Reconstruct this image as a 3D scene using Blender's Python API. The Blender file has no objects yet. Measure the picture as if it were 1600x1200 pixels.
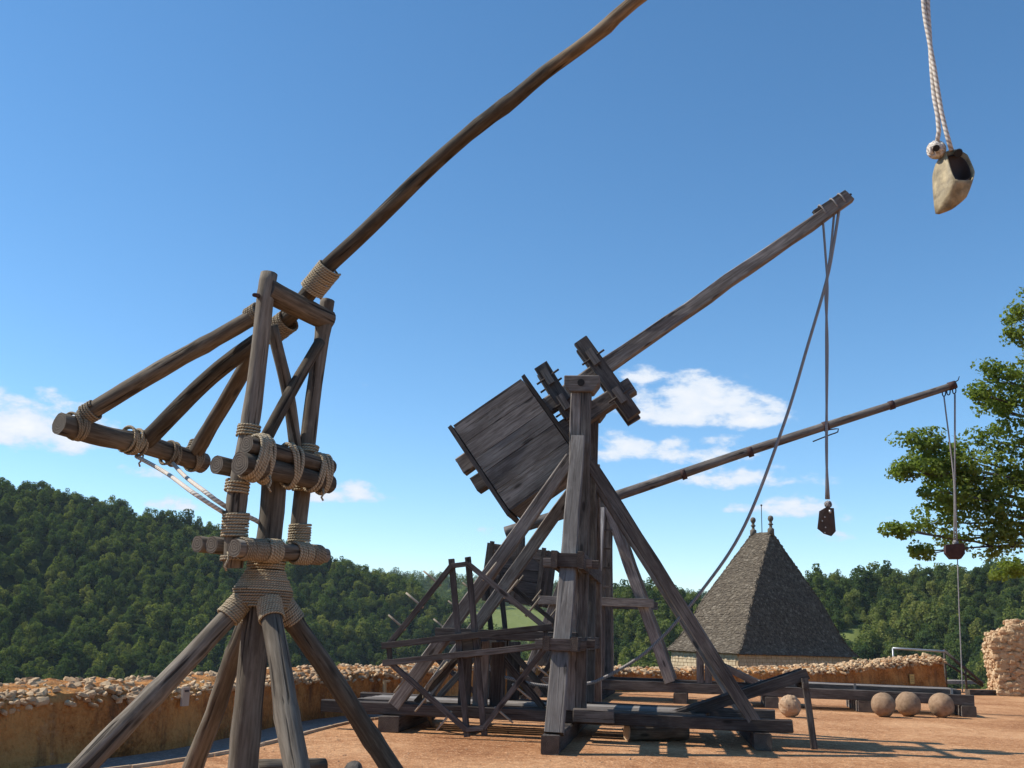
import bpy, math, random
import numpy as np
from mathutils import Vector, Matrix, noise as mnoise

R = math.radians
rnd = random.Random(7)
nprs = np.random.RandomState(7)
scn = bpy.context.scene
COL = scn.collection

# ------------------------------------------------------------------ camera
F = 1600.0                       # focal length in pixels of the 1600 px wide photograph
PITCH = math.atan(390 / F)
ROLL = R(2.0)
EYE = Vector((0, 0, 1.6))
_fw = Vector((0, math.cos(PITCH), math.sin(PITCH)))
_r0 = Vector((1, 0, 0)); _u0 = Vector((0, -math.sin(PITCH), math.cos(PITCH)))
_rt = _r0 * math.cos(ROLL) + _u0 * math.sin(ROLL)
_up = -_r0 * math.sin(ROLL) + _u0 * math.cos(ROLL)
cam = bpy.data.cameras.new('camera'); camo = bpy.data.objects.new('camera', cam); COL.objects.link(camo)
cam.sensor_width = 36; cam.lens = 36 * F / 1600; cam.clip_start = 0.05; cam.clip_end = 9000
m3 = Matrix((( _rt.x, _up.x, -_fw.x), (_rt.y, _up.y, -_fw.y), (_rt.z, _up.z, -_fw.z)))
camo.matrix_world = Matrix.Translation(EYE) @ m3.to_4x4()
scn.camera = camo

# ------------------------------------------------------------------ light, sky, exposure
SUN_EL = R(45); SUN_AZ = R(-84)      # azimuth clockwise from +Y: the sun stands to the left, a little behind the scene
sd = Vector((math.sin(SUN_AZ) * math.cos(SUN_EL), math.cos(SUN_AZ) * math.cos(SUN_EL), math.sin(SUN_EL)))
sun = bpy.data.lights.new('sun', 'SUN'); sun.energy = 4.6; sun.angle = R(0.5); sun.color = (1.0, 0.94, 0.84)
suno = bpy.data.objects.new('sun', sun); COL.objects.link(suno)
suno.rotation_euler = (-sd).to_track_quat('-Z', 'Y').to_euler()
scn.view_settings.view_transform = 'Standard'; scn.view_settings.look = 'None'
scn.view_settings.exposure = 0.32; scn.view_settings.gamma = 1.0
scn.view_settings.use_curve_mapping = False
scn.render.engine = 'CYCLES'

def ray(px, py):
    return (_fw * F + _rt * (px - 800) - _up * (py - 600)).normalized()
def ground(px, py, z=0.0):
    d = ray(px, py); t = (z - EYE.z) / d.z
    return EYE + d * t
def plane(px, py, p0, n):
    d = ray(px, py); t = (p0 - EYE).dot(n) / d.dot(n)
    return EYE + d * t
def at(px, py, Y):
    d = ray(px, py); return EYE + d * (Y / d.y)
def depth(p):
    return (p - EYE).dot(_fw)
def proj(p):
    v = p - EYE; z = v.dot(_fw)
    return (800 + F * v.dot(_rt) / z, 600 - F * v.dot(_up) / z)

world = bpy.data.worlds.new('World'); scn.world = world; world.use_nodes = True
def build_world():
    nt = world.node_tree; nt.nodes.clear(); N = nt.nodes.new; L = nt.links.new
    sky = N('ShaderNodeTexSky'); sky.sky_type = 'NISHITA'; sky.sun_disc = False
    sky.sun_elevation = SUN_EL; sky.sun_rotation = SUN_AZ
    sky.altitude = 900; sky.air_density = 0.9; sky.dust_density = 0.05; sky.ozone_density = 2.2
    bg = N('ShaderNodeBackground'); bg.inputs[1].default_value = 0.15
    hs = N('ShaderNodeHueSaturation'); hs.inputs['Saturation'].default_value = 1.18; hs.inputs['Hue'].default_value = 0.494
    L(sky.outputs[0], hs.inputs['Color']); L(hs.outputs[0], bg.inputs[0])
    tc = N('ShaderNodeTexCoord'); sep = N('ShaderNodeSeparateXYZ'); L(tc.outputs['Generated'], sep.inputs[0])
    def M(op, a, b=None, c=None, clamp=False):
        n = N('ShaderNodeMath'); n.operation = op; n.use_clamp = clamp
        for i, v in enumerate((a, b, c)):
            if v is None: continue
            if isinstance(v, (int, float)): n.inputs[i].default_value = v
            else: L(v, n.inputs[i])
        return n.outputs[0]
    az = M('ARCTAN2', sep.outputs[0], sep.outputs[1]); el = sep.outputs[2]
    no = N('ShaderNodeTexNoise'); no.inputs['Scale'].default_value = 30; no.inputs['Detail'].default_value = 7
    no.inputs['Roughness'].default_value = 0.58
    mp = N('ShaderNodeMapping'); mp.inputs['Scale'].default_value = (1, 1, 2.0); L(tc.outputs['Generated'], mp.inputs[0])
    L(mp.outputs[0], no.inputs['Vector'])
    nz = M('MULTIPLY', M('SUBTRACT', no.outputs['Fac'], 0.5), 3.2)
    blobs = [(1085, 640, 75, 34, 1.0), (1175, 652, 45, 22, .9), (1005, 590, 34, 16, .55), (975, 704, 45, 22, .8),
             (1090, 712, 70, 20, .7), (1160, 752, 90, 17, .75), (1245, 797, 38, 20, .85), (1290, 842, 40, 10, .4),
             (1150, 797, 34, 9, .45), (30, 672, 85, 34, 1.0), (528, 774, 55, 15, .85), (265, 790, 34, 11, .6),
             (240, 740, 40, 12, .45), (765, 832, 22, 9, .5), (65, 610, 30, 8, .2), (568, 606, 12, 12, .1), (1350, 815, 50, 10, .3)]
    dens = None; vert = None
    for (x, y, rx, ry, a) in blobs:
        d = ray(x, y); a0 = math.atan2(d.x, d.y); e0 = d.z
        da = M('MULTIPLY', M('SUBTRACT', az, a0), F / rx * .60); de = M('MULTIPLY', M('SUBTRACT', el, e0), F / ry * .57)
        # flatter underside
        de2 = M('MULTIPLY', de, M('ADD', 1.0, M('LESS_THAN', de, 0.0)))
        v = M('SUBTRACT', a, M('ADD', M('MULTIPLY', da, da), M('MULTIPLY', de2, de2)))
        dens = v if dens is None else M('MAXIMUM', dens, v)
    # the same scattered fair-weather clouds all round, low above the horizon
    n2 = N('ShaderNodeTexNoise'); n2.inputs['Scale'].default_value = 5.0; n2.inputs['Detail'].default_value = 2
    mp2 = N('ShaderNodeMapping'); mp2.inputs['Scale'].default_value = (1, 1, 3.0); mp2.inputs['Location'].default_value = (3.1, 1.7, 0)
    L(tc.outputs['Generated'], mp2.inputs[0]); L(mp2.outputs[0], n2.inputs['Vector'])
    band = M('SUBTRACT', M('MULTIPLY', M('SUBTRACT', n2.outputs['Fac'], 0.55), 14.0), M('MULTIPLY', M('ABSOLUTE', M('SUBTRACT', el, 0.16)), 9.0))
    out = M('GREATER_THAN', M('ABSOLUTE', az), 0.62)
    band = M('SUBTRACT', band, M('MULTIPLY', M('SUBTRACT', 1.0, out), 40.0))
    dens = M('MAXIMUM', dens, M('MINIMUM', band, 0.9))
    dd = M('ADD', dens, nz)
    # noise cannot make clouds far from their cores
    dd = M('MINIMUM', dd, M('ADD', M('MULTIPLY', dens, 1.1), 1.1))
    mr = N('ShaderNodeMapRange'); mr.interpolation_type = 'SMOOTHSTEP'
    mr.inputs['From Min'].default_value = 0.0; mr.inputs['From Max'].default_value = 0.8; mr.inputs['To Max'].default_value = 0.96
    L(dd, mr.inputs['Value'])
    cb = N('ShaderNodeBackground'); cb.inputs[1].default_value = 0.86
    cr = N('ShaderNodeMapRange'); cr.inputs['From Min'].default_value = 0.2; cr.inputs['From Max'].default_value = 1.9
    L(dd, cr.inputs['Value'])
    mc = N('ShaderNodeMixRGB'); mc.inputs[1].default_value = (0.66, 0.77, 0.92, 1); mc.inputs[2].default_value = (1.0, 0.985, 0.975, 1)
    L(cr.outputs[0], mc.inputs[0]); L(mc.outputs[0], cb.inputs[0])
    mix = N('ShaderNodeMixShader'); L(mr.outputs[0], mix.inputs[0]); L(bg.outputs[0], mix.inputs[1]); L(cb.outputs[0], mix.inputs[2])
    o = N('ShaderNodeOutputWorld'); L(mix.outputs[0], o.inputs[0])
build_world()

# ------------------------------------------------------------------ materials
def mat(name):
    m = bpy.data.materials.new(name); m.use_nodes = True
    nt = m.node_tree; b = nt.nodes['Principled BSDF']
    return m, nt, b
def node(nt, t, **kw):
    n = nt.nodes.new(t)
    for k, v in kw.items(): setattr(n, k, v)
    return n
def ramp(nt, fac, stops):
    r = nt.nodes.new('ShaderNodeValToRGB'); e = r.color_ramp.elements
    while len(e) < len(stops): e.new(0.5)
    for el, (p, c) in zip(e, stops): el.position = p; el.color = (*c, 1)
    nt.links.new(fac, r.inputs[0]); return r.outputs[0]
def noise_tex(nt, vec, scale, detail=5, rough=.55, dist=0.0):
    n = nt.nodes.new('ShaderNodeTexNoise'); n.inputs['Scale'].default_value = scale; n.inputs['Detail'].default_value = detail
    n.inputs['Roughness'].default_value = rough; n.inputs['Distortion'].default_value = dist
    if vec is not None: nt.links.new(vec, n.inputs['Vector'])
    return n.outputs['Fac']
def mapping(nt, vec, scale=(1, 1, 1), loc=(0, 0, 0)):
    m = nt.nodes.new('ShaderNodeMapping'); m.inputs['Scale'].default_value = scale; m.inputs['Location'].default_value = loc
    nt.links.new(vec, m.inputs[0]); return m.outputs[0]
def mixc(nt, mode, fac, a, b):
    m = nt.nodes.new('ShaderNodeMixRGB'); m.blend_type = mode
    for i, v in enumerate((fac, a, b)):
        if isinstance(v, (int, float)): m.inputs[i].default_value = v
        elif isinstance(v, tuple): m.inputs[i].default_value = (*v, 1)
        else: nt.links.new(v, m.inputs[i])
    return m.outputs[0]
def mathn(nt, op, a, b=0.0, clamp=False):
    n = nt.nodes.new('ShaderNodeMath'); n.operation = op; n.use_clamp = clamp
    for i, v in enumerate((a, b)):
        if isinstance(v, (int, float)): n.inputs[i].default_value = v
        else: nt.links.new(v, n.inputs[i])
    return n.outputs[0]
def bump(nt, b, h, strength, dist, prev=None):
    n = nt.nodes.new('ShaderNodeBump'); n.inputs['Strength'].default_value = strength; n.inputs['Distance'].default_value = dist
    nt.links.new(h, n.inputs['Height'])
    if prev is not None: nt.links.new(prev, n.inputs['Normal'])
    nt.links.new(n.outputs[0], b.inputs['Normal']); return n.outputs[0]
def objcoord(nt):
    """object coordinates shifted per object, so that no two timbers share their grain"""
    tc = node(nt, 'ShaderNodeTexCoord'); oi = node(nt, 'ShaderNodeObjectInfo')
    va = node(nt, 'ShaderNodeVectorMath', operation='MULTIPLY_ADD')
    nt.links.new(oi.outputs['Random'], va.inputs[0]); va.inputs[1].default_value = (37, 53, 71)
    nt.links.new(tc.outputs['Object'], va.inputs[2])
    return va.outputs[0], oi.outputs['Random']

def wood(name, dark, mid, light, grain=1.0, crack=.5, pale_from=None):
    m, nt, b = mat(name)
    v, rn = objcoord(nt)
    fine = noise_tex(nt, mapping(nt, v, (1.3, 26 * grain, 26 * grain)), 2.0, 6, .62)
    broad = noise_tex(nt, mapping(nt, v, (.9, 3.2, 3.2)), 1.3, 4, .6, .4)
    f = mathn(nt, 'ADD', mathn(nt, 'MULTIPLY', fine, .55), mathn(nt, 'MULTIPLY', broad, .5))
    c = ramp(nt, f, [(.3, dark), (.5, mid), (.72, light)])
    cr = noise_tex(nt, mapping(nt, v, (.55, 15, 15)), 1.7, 3, .5, .2)
    ck = mathn(nt, 'MULTIPLY', mathn(nt, 'SUBTRACT', .40, cr), 14.0, True)
    c = mixc(nt, 'MIX', mathn(nt, 'MULTIPLY', ck, crack), c, tuple(x * .3 for x in dark))
    # lichen and weather patches
    pt = noise_tex(nt, mapping(nt, v, (1, 1.6, 1.6), (9, 4, 2)), 2.4, 5, .7)
    pf = mathn(nt, 'MULTIPLY', mathn(nt, 'SUBTRACT', pt, .56), 4.5, True)
    c = mixc(nt, 'MIX', mathn(nt, 'MULTIPLY', pf, .38), c, tuple(x * 1.25 for x in light))
    if pale_from is not None:          # beyond this length the pole turns paler
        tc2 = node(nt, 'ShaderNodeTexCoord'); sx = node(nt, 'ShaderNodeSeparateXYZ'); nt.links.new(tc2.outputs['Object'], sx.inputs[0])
        edge_ = mathn(nt, 'ADD', mathn(nt, 'SUBTRACT', sx.outputs[0], pale_from), mathn(nt, 'MULTIPLY', mathn(nt, 'SUBTRACT', broad, .5), .5))
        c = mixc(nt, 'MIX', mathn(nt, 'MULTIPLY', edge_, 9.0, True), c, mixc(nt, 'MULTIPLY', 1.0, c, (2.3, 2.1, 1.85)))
    kv = node(nt, 'ShaderNodeTexVoronoi'); kv.inputs['Scale'].default_value = 1.15
    nt.links.new(mapping(nt, v, (1.3, 4.2, 4.2)), kv.inputs['Vector'])
    kf = mathn(nt, 'MULTIPLY', mathn(nt, 'SUBTRACT', .17, kv.outputs['Distance']), 14.0, True)
    c = mixc(nt, 'MIX', mathn(nt, 'MULTIPLY', kf, .75), c, tuple(x * .45 for x in dark))
    val = mathn(nt, 'ADD', .66, mathn(nt, 'MULTIPLY', rn, .75))
    c = mixc(nt, 'MULTIPLY', 1.0, c, val)
    nt.links.new(c, b.inputs['Base Color']); b.inputs['Roughness'].default_value = .9
    b.inputs['Specular IOR Level'].default_value = .22
    n1 = bump(nt, b, fine, .55, .012)
    bump(nt, b, ck, .6, -.012, n1)
    return m
def end_grain(name, dark, light):
    m, nt, b = mat(name); v, rn = objcoord(nt)
    sp = node(nt, 'ShaderNodeTexCoord'); 
    w = node(nt, 'ShaderNodeTexWave', wave_type='RINGS', rings_direction='X'); w.inputs['Scale'].default_value = 14
    w.inputs['Distortion'].default_value = 6.0; w.inputs['Detail'].default_value = 3
    nt.links.new(sp.outputs['Object'], w.inputs['Vector'])
    n = noise_tex(nt, v, 9, 4)
    c = ramp(nt, mathn(nt, 'ADD', mathn(nt, 'MULTIPLY', w.outputs['Fac'], .28), mathn(nt, 'MULTIPLY', n, .85)), [(.2, dark), (.85, light)])
    nt.links.new(c, b.inputs['Base Color']); b.inputs['Roughness'].default_value = .92
    bump(nt, b, w.outputs['Fac'], .4, .006); return m

MW = {}
MW['timber'] = wood('weathered_timber', (.050, .040, .033), (.132, .111, .095), (.30, .267, .236))
MW['timber_dark'] = wood('dark_timber', (.028, .022, .018), (.068, .055, .047), (.155, .134, .118))
MW['timber_grey'] = wood('silver_timber', (.105, .091, .080), (.235, .208, .186), (.43, .395, .36))
MW['log'] = wood('round_log', (.034, .026, .018), (.092, .071, .050), (.215, .178, .132), .7, .8)
MW['log_pale'] = wood('pale_round_log', (.058, .046, .034), (.145, .119, .090), (.30, .258, .205), .7, .85)
MW['end'] = end_grain('end_grain', (.036, .027, .020), (.130, .102, .077))
MW['end_pale'] = end_grain('fresh_end_grain', (.36, .27, .16), (.62, .50, .34))
MW['peg'] = wood('peg_wood', (.14, .11, .08), (.28, .23, .17), (.46, .40, .32))

def rope_mat(name, c0, c1, turns=55.0):
    m, nt, b = mat(name)
    uv = node(nt, 'ShaderNodeUVMap'); sx = node(nt, 'ShaderNodeSeparateXYZ'); nt.links.new(uv.outputs[0], sx.inputs[0])
    # three-strand lay: u runs 0..1 round the rope, v in metres
    ph = mathn(nt, 'ADD', mathn(nt, 'MULTIPLY', sx.outputs[0], 2.0), mathn(nt, 'MULTIPLY', sx.outputs[1], turns))
    w = mathn(nt, 'ABSOLUTE', mathn(nt, 'SINE', mathn(nt, 'MULTIPLY', ph, math.pi)))
    v, rn = objcoord(nt); n = noise_tex(nt, v, 14, 4, .6)
    f = mathn(nt, 'ADD', mathn(nt, 'MULTIPLY', w, .55), mathn(nt, 'MULTIPLY', n, .55))
    c = ramp(nt, f, [(.15, tuple(x * .6 for x in c0)), (.5, c0), (.95, c1)])
    nt.links.new(c, b.inputs['Base Color']); b.inputs['Roughness'].default_value = .95; b.inputs['Specular IOR Level'].default_value = .1
    bump(nt, b, w, .6, .006); return m
MW['rope'] = rope_mat('hemp_rope', (.30, .235, .15), (.50, .42, .30), 40)
MW['rope_old'] = rope_mat('old_hemp_rope', (.21, .165, .11), (.37, .30, .21), 40)
MW['rope_white'] = rope_mat('white_rope', (.50, .43, .36), (.76, .70, .62), 24)
MW['rope_grey'] = rope_mat('grey_rope', (.24, .22, .21), (.40, .37, .35), 30)

def simple(name, c, rough=.8, metal=0.0, nscale=12, var=.25, bmp=.2, bd=.01):
    m, nt, b = mat(name); v, rn = objcoord(nt); n = noise_tex(nt, v, nscale, 5, .6)
    cc = ramp(nt, n, [(.3, tuple(x * (1 - var) for x in c)), (.7, tuple(min(1, x * (1 + var)) for x in c))])
    nt.links.new(cc, b.inputs['Base Color']); b.inputs['Roughness'].default_value = rough; b.inputs['Metallic'].default_value = metal
    if bmp: bump(nt, b, n, bmp, bd)
    return m
MW['iron'] = simple('rusty_iron', (.085, .055, .042), .75, .5)
MW['dark_iron'] = simple('dark_iron', (.03, .027, .025), .6, .6)
MW['rust_red'] = simple('rust_red_iron', (.062, .027, .022), .8, .2)
MW['leather'] = simple('pale_leather', (.30, .235, .13), .65, 0, 11, .6, .5, .02)
MW['leather_dark'] = simple('dark_leather', (.055, .032, .022), .55, 0, 9, .35, .3, .01)  # sling leather; also the painted shade inside the pale pouch
MW['hole_shade'] = simple('painted_hole_shade', (.018, .014, .012), .95)
MW['sign'] = simple('sign_board', (.42, .33, .25), .7, 0, 5, .12, .05)
MW['sign_yellow'] = simple('yellow_sign_board', (.62, .43, .14), .7, 0, 5, .12, .05)
MW['ink'] = simple('ink', (.06, .045, .04), .8, 0, 5, .1, 0)
MW['galv'] = simple('galvanised_rail', (.42, .43, .44), .45, .6, 10, .12, .1)
MW['planed'] = wood('yellow_plank', (.24, .165, .085), (.40, .29, .155), (.55, .42, .25))

def stone_mat(name, cols, nscale=9):
    m, nt, b = mat(name); v, rn = objcoord(nt)
    n = noise_tex(nt, v, nscale, 6, .65); n2 = noise_tex(nt, v, 1.7, 3, .5)
    at_ = node(nt, 'ShaderNodeAttribute', attribute_name='tint')
    sel = mathn(nt, 'ADD', mathn(nt, 'MULTIPLY', rn, .5), mathn(nt, 'MULTIPLY', at_.outputs['Fac'], .5))
    c = ramp(nt, mathn(nt, 'FRACT', mathn(nt, 'ADD', sel, mathn(nt, 'MULTIPLY', n2, .25))), [(0, cols[0]), (.35, cols[1]), (.7, cols[2]), (1, cols[3])])
    c = mixc(nt, 'MULTIPLY', .75, c, ramp(nt, n, [(.28, (.55, .5, .45)), (.6, (1, 1, 1))]))
    nt.links.new(c, b.inputs['Base Color']); b.inputs['Roughness'].default_value = .95; b.inputs['Specular IOR Level'].default_value = .15
    bump(nt, b, n, .6, .02); return m
MW['rubble'] = stone_mat('rubble_stone', [(.55, .37, .21), (.64, .47, .29), (.50, .30, .165), (.68, .53, .35)])
MW['ball'] = stone_mat('stone_ball', [(.36, .235, .145), (.32, .215, .135), (.38, .25, .155), (.33, .225, .145)], 13)
MW['ball_pale'] = stone_mat('pitted_pale_stone', [(.50, .35, .23), (.44, .30, .19), (.50, .35, .23), (.44, .30, .19)], 8)
MW['lauze'] = stone_mat('roof_stone', [(.078, .060, .043), (.165, .135, .100), (.112, .092, .070), (.33, .28, .21)], 6)
MW['ashlar'] = stone_mat('cream_ashlar', [(.60, .47, .30), (.66, .53, .35), (.56, .43, .27), (.68, .57, .40)], 5)

def plaster():
    m, nt, b = mat('ochre_render')
    tc = node(nt, 'ShaderNodeTexCoord'); v = tc.outputs['Object']
    a = noise_tex(nt, v, 1.1, 6, .65, .3); f = noise_tex(nt, v, 17, 6, .7); st = noise_tex(nt, mapping(nt, v, (3.2, 3.2, .55)), 1.4, 5, .65)
    c = ramp(nt, mathn(nt, 'ADD', mathn(nt, 'MULTIPLY', a, .6), mathn(nt, 'MULTIPLY', f, .4)), [(.38, (.20, .082, .028)), (.49, (.46, .195, .062)), (.60, (.62, .31, .105))])
    s = mathn(nt, 'MULTIPLY', mathn(nt, 'SUBTRACT', st, .50), 5, True)
    c = mixc(nt, 'MIX', mathn(nt, 'MULTIPLY', s, .6), c, (.105, .066, .042))
    p2 = mathn(nt, 'MULTIPLY', mathn(nt, 'SUBTRACT', noise_tex(nt, v, 2.6, 5, .7), .60), 7, True)
    c = mixc(nt, 'MIX', mathn(nt, 'MULTIPLY', p2, .5), c, (.47, .33, .21))
    nt.links.new(c, b.inputs['Base Color']); b.inputs['Roughness'].default_value = .95; b.inputs['Specular IOR Level'].default_value = .1
    n1 = bump(nt, b, f, .9, .05); n2_ = bump(nt, b, noise_tex(nt, v, 6, 4, .6), .8, .08, n1); bump(nt, b, a, .7, .16, n2_); return m
MW['plaster'] = plaster()

def gravel(name, c0, c1, c2, grey=0):
    m, nt, b = mat(name)
    tc = node(nt, 'ShaderNodeTexCoord'); v = tc.outputs['Object']
    a = noise_tex(nt, v, .35, 5, .6, .5); f = noise_tex(nt, v, 42, 5, .7); md = noise_tex(nt, v, 5.5, 5, .65)
    f2 = mathn(nt, 'ADD', mathn(nt, 'MULTIPLY', f, .40), mathn(nt, 'ADD', mathn(nt, 'MULTIPLY', md, .25), mathn(nt, 'MULTIPLY', a, .35)))
    c = ramp(nt, f2, [(.41, c0), (.5, c1), (.59, c2)])
    vo = node(nt, 'ShaderNodeTexVoronoi'); vo.inputs['Scale'].default_value = 38; nt.links.new(v, vo.inputs['Vector'])
    hs = mathn(nt, 'MULTIPLY', mathn(nt, 'SUBTRACT', mathn(nt, 'FRACT', mathn(nt, 'MULTIPLY', vo.outputs['Color'], 3.7)), .86), 7, True)
    c = mixc(nt, 'MIX', mathn(nt, 'MULTIPLY', hs, .55), c, tuple(min(1, x * 1.35 + .04) for x in c2))
    nt.links.new(c, b.inputs['Base Color']); b.inputs['Roughness'].default_value = .97; b.inputs['Specular IOR Level'].default_value = .08
    n1 = bump(nt, b, f, .7, .012); n2 = bump(nt, b, vo.outputs['Distance'], .5, .008, n1); bump(nt, b, md, .7, .07, n2)
    return m
MW['gravel'] = gravel('orange_gravel', (.25, .106, .046), (.43, .215, .101), (.62, .36, .19))
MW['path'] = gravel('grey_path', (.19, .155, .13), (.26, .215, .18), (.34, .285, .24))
MW['pebble'] = stone_mat('pebble', [(.50, .28, .15), (.56, .36, .22), (.44, .23, .12), (.66, .48, .33)], 20)
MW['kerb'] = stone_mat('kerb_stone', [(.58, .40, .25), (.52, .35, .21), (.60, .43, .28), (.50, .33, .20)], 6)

def leaves(name, cols, trans=.35, patch=.02, use_leaf=True):
    m = bpy.data.materials.new(name); m.use_nodes = True; nt = m.node_tree; nt.nodes.clear()
    oi = node(nt, 'ShaderNodeObjectInfo'); at_ = node(nt, 'ShaderNodeAttribute', attribute_name='tint')
    ge = node(nt, 'ShaderNodeNewGeometry'); big = noise_tex(nt, ge.outputs['Position'], patch, 3, .5)
    s = mathn(nt, 'ADD', mathn(nt, 'MULTIPLY', oi.outputs['Random'], .62), mathn(nt, 'ADD', mathn(nt, 'MULTIPLY', at_.outputs['Fac'], .18), mathn(nt, 'MULTIPLY', mathn(nt, 'SUBTRACT', big, .35), .75)))
    c = ramp(nt, s, [(.12, cols[0]), (.45, cols[1]), (.7, cols[2]), (.97, cols[3])])
    d = node(nt, 'ShaderNodeBsdfDiffuse'); t = node(nt, 'ShaderNodeBsdfTranslucent'); mx = node(nt, 'ShaderNodeMixShader')
    nt.links.new(c, d.inputs[0]); nt.links.new(mixc(nt, 'MULTIPLY', 1.0, c, (1.25, 1.35, .6)), t.inputs[0]); mx.inputs[0].default_value = trans
    nt.links.new(d.outputs[0], mx.inputs[1]); nt.links.new(t.outputs[0], mx.inputs[2])
    o = node(nt, 'ShaderNodeOutputMaterial'); nt.links.new(mx.outputs[0], o.inputs[0]); return m
MW['forest'] = leaves('forest_leaves', [(.044, .074, .030), (.086, .126, .042), (.150, .182, .052), (.27, .265, .082)], .40)
MW['oak'] = leaves('oak_leaves', [(.075, .110, .026), (.130, .178, .040), (.185, .230, .056), (.26, .29, .085)], .48, .3)
MW['bark'] = wood('bark', (.035, .028, .022), (.085, .070, .055), (.16, .14, .115), .5, .9)
def hillmat():
    m, nt, b = mat('hill_grass'); ge = node(nt, 'ShaderNodeNewGeometry'); p = ge.outputs['Position']
    a = noise_tex(nt, p, .012, 4); f = noise_tex(nt, p, .35, 5, .7)
    c = ramp(nt, mathn(nt, 'ADD', mathn(nt, 'MULTIPLY', a, .6), mathn(nt, 'MULTIPLY', f, .4)), [(.3, (.10, .135, .035)), (.52, (.17, .20, .06)), (.7, (.24, .26, .09))])
    md = node(nt, 'ShaderNodeAttribute', attribute_name='meadow')
    c = mixc(nt, 'MIX', md.outputs['Fac'], (.030, .045, .016), c)
    nt.links.new(c, b.inputs['Base Color']); b.inputs['Roughness'].default_value = 1; b.inputs['Specular IOR Level'].default_value = 0
    bump(nt, b, f, .8, .8); return m
MW['hill'] = hillmat()

# ------------------------------------------------------------------ object helpers
WORLD = {}
def link(name, me, parent=None, mw=None):
    o = bpy.data.objects.new(name, me); COL.objects.link(o)
    mw = mw or Matrix.Identity(4)
    WORLD[o.name] = mw
    if parent is not None:
        o.parent = parent; o.matrix_parent_inverse = WORLD[parent.name].inverted()
    o.matrix_basis = mw
    return o
def tag(o, label=None, cat=None, group=None, kind=None):
    if label: o['label'] = label
    if cat: o['category'] = cat
    if group: o['group'] = group
    if kind: o['kind'] = kind
    return o
def thing(name, loc, label, cat, group=None):
    return tag(link(name, None, None, Matrix.Translation(loc)), label, cat, group)
def mesh(name, V, Fc, mats, mi=None, smooth=False, uv=None):
    me = bpy.data.meshes.new(name); me.from_pydata([tuple(v) for v in V], [], Fc)
    for m in mats: me.materials.append(MW[m] if isinstance(m, str) else m)
    if mi is not None: me.polygons.foreach_set('material_index', mi)
    if smooth is True: me.polygons.foreach_set('use_smooth', [True] * len(me.polygons))
    elif isinstance(smooth, list): me.polygons.foreach_set('use_smooth', smooth)
    if uv is not None:
        ul = me.uv_layers.new(name='UVMap'); ul.data.foreach_set('uv', uv)
    me.update(); return me
def frame(origin, x, yhint):
    x = x.normalized(); y = (yhint - x * yhint.dot(x))
    if y.length < 1e-5: y = x.orthogonal()
    y.normalize(); z = x.cross(y)
    return Matrix(((x.x, y.x, z.x, origin.x), (x.y, y.y, z.y, origin.y), (x.z, y.z, z.z, origin.z), (0, 0, 0, 1)))

def timber(name, p0, p1, w, h, nrm, parent=None, m='timber', h1=None, w1=None, end='end', jit=.006, label=None, ch=.07):
    """squared, hand-hewn timber: local X along its length, Y along nrm (size w), Z across (size h)"""
    p0 = Vector(p0); p1 = Vector(p1); L = (p1 - p0).length; mw = frame(p0, p1 - p0, nrm)
    h1 = h1 or h; w1 = w1 or w; n = max(2, int(L / .45) + 1); V = []; Fc = []; mi = []; k = 8
    jit = min(jit, .05 * min(w, h)); off = Vector((0, 0))
    for i in range(n):
        t = i / (n - 1); hw = (w + (w1 - w) * t) / 2; hh = (h + (h1 - h) * t) / 2; c = min(hw, hh) * 2 * ch
        dx = rnd.uniform(-jit, jit); dz = rnd.uniform(-jit, jit)
        for (a, b_) in ((-1, -1), (1, -1), (1, 1), (-1, 1)):
            cc = c * rnd.uniform(.6, 1.4)
            q = [(a * hw, b_ * (hh - cc)), (a * (hw - cc), b_ * hh)]
            if a * b_ < 0: q.reverse()
            if a * b_ > 0: pass
            for (y, z) in (q if a * b_ > 0 else q):
                V.append((t * L + (rnd.uniform(-jit, jit) * 1.5 if i in (0, n - 1) else 0), y + dx + rnd.uniform(-jit, jit) * .5, z + dz + rnd.uniform(-jit, jit) * .5))
    for i in range(n):     # order the ring by angle
        ring = V[i * k:(i + 1) * k]; cy = sum(v[1] for v in ring) / k; cz = sum(v[2] for v in ring) / k
        ring.sort(key=lambda v: math.atan2(v[2] - cz, v[1] - cy)); V[i * k:(i + 1) * k] = ring
    for i in range(n - 1):
        for j in range(k):
            a = i * k + j; b_ = i * k + (j + 1) % k
            Fc.append((a, b_, b_ + k, a + k)); mi.append(0)
    Fc.append(tuple(range(k - 1, -1, -1))); mi.append(1); Fc.append(tuple((n - 1) * k + j for j in range(k))); mi.append(1)
    o = link(name, mesh(name, V, Fc, [m, end], mi), parent, mw)
    if label: o['label'] = label
    return o

def smooth_path(pts, step):
    """Catmull-Rom resampling"""
    pts = [Vector(p) for p in pts]
    if len(pts) == 2:
        n = max(2, int((pts[1] - pts[0]).length / step) + 1)
        return [pts[0].lerp(pts[1], i / (n - 1)) for i in range(n)]
    out = []
    P = [pts[0] * 2 - pts[1]] + pts + [pts[-1] * 2 - pts[-2]]
    for i in range(1, len(P) - 2):
        n = max(1, int((P[i + 1] - P[i]).length / step))
        for j in range(n):
            t = j / n; a, b_, c, d = P[i - 1], P[i], P[i + 1], P[i + 2]
            out.append(.5 * ((2 * b_) + (c - a) * t + (2 * a - 5 * b_ + 4 * c - d) * t * t + (3 * b_ - a - 3 * c + d) * t ** 3))
    out.append(pts[-1]); return out

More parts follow.
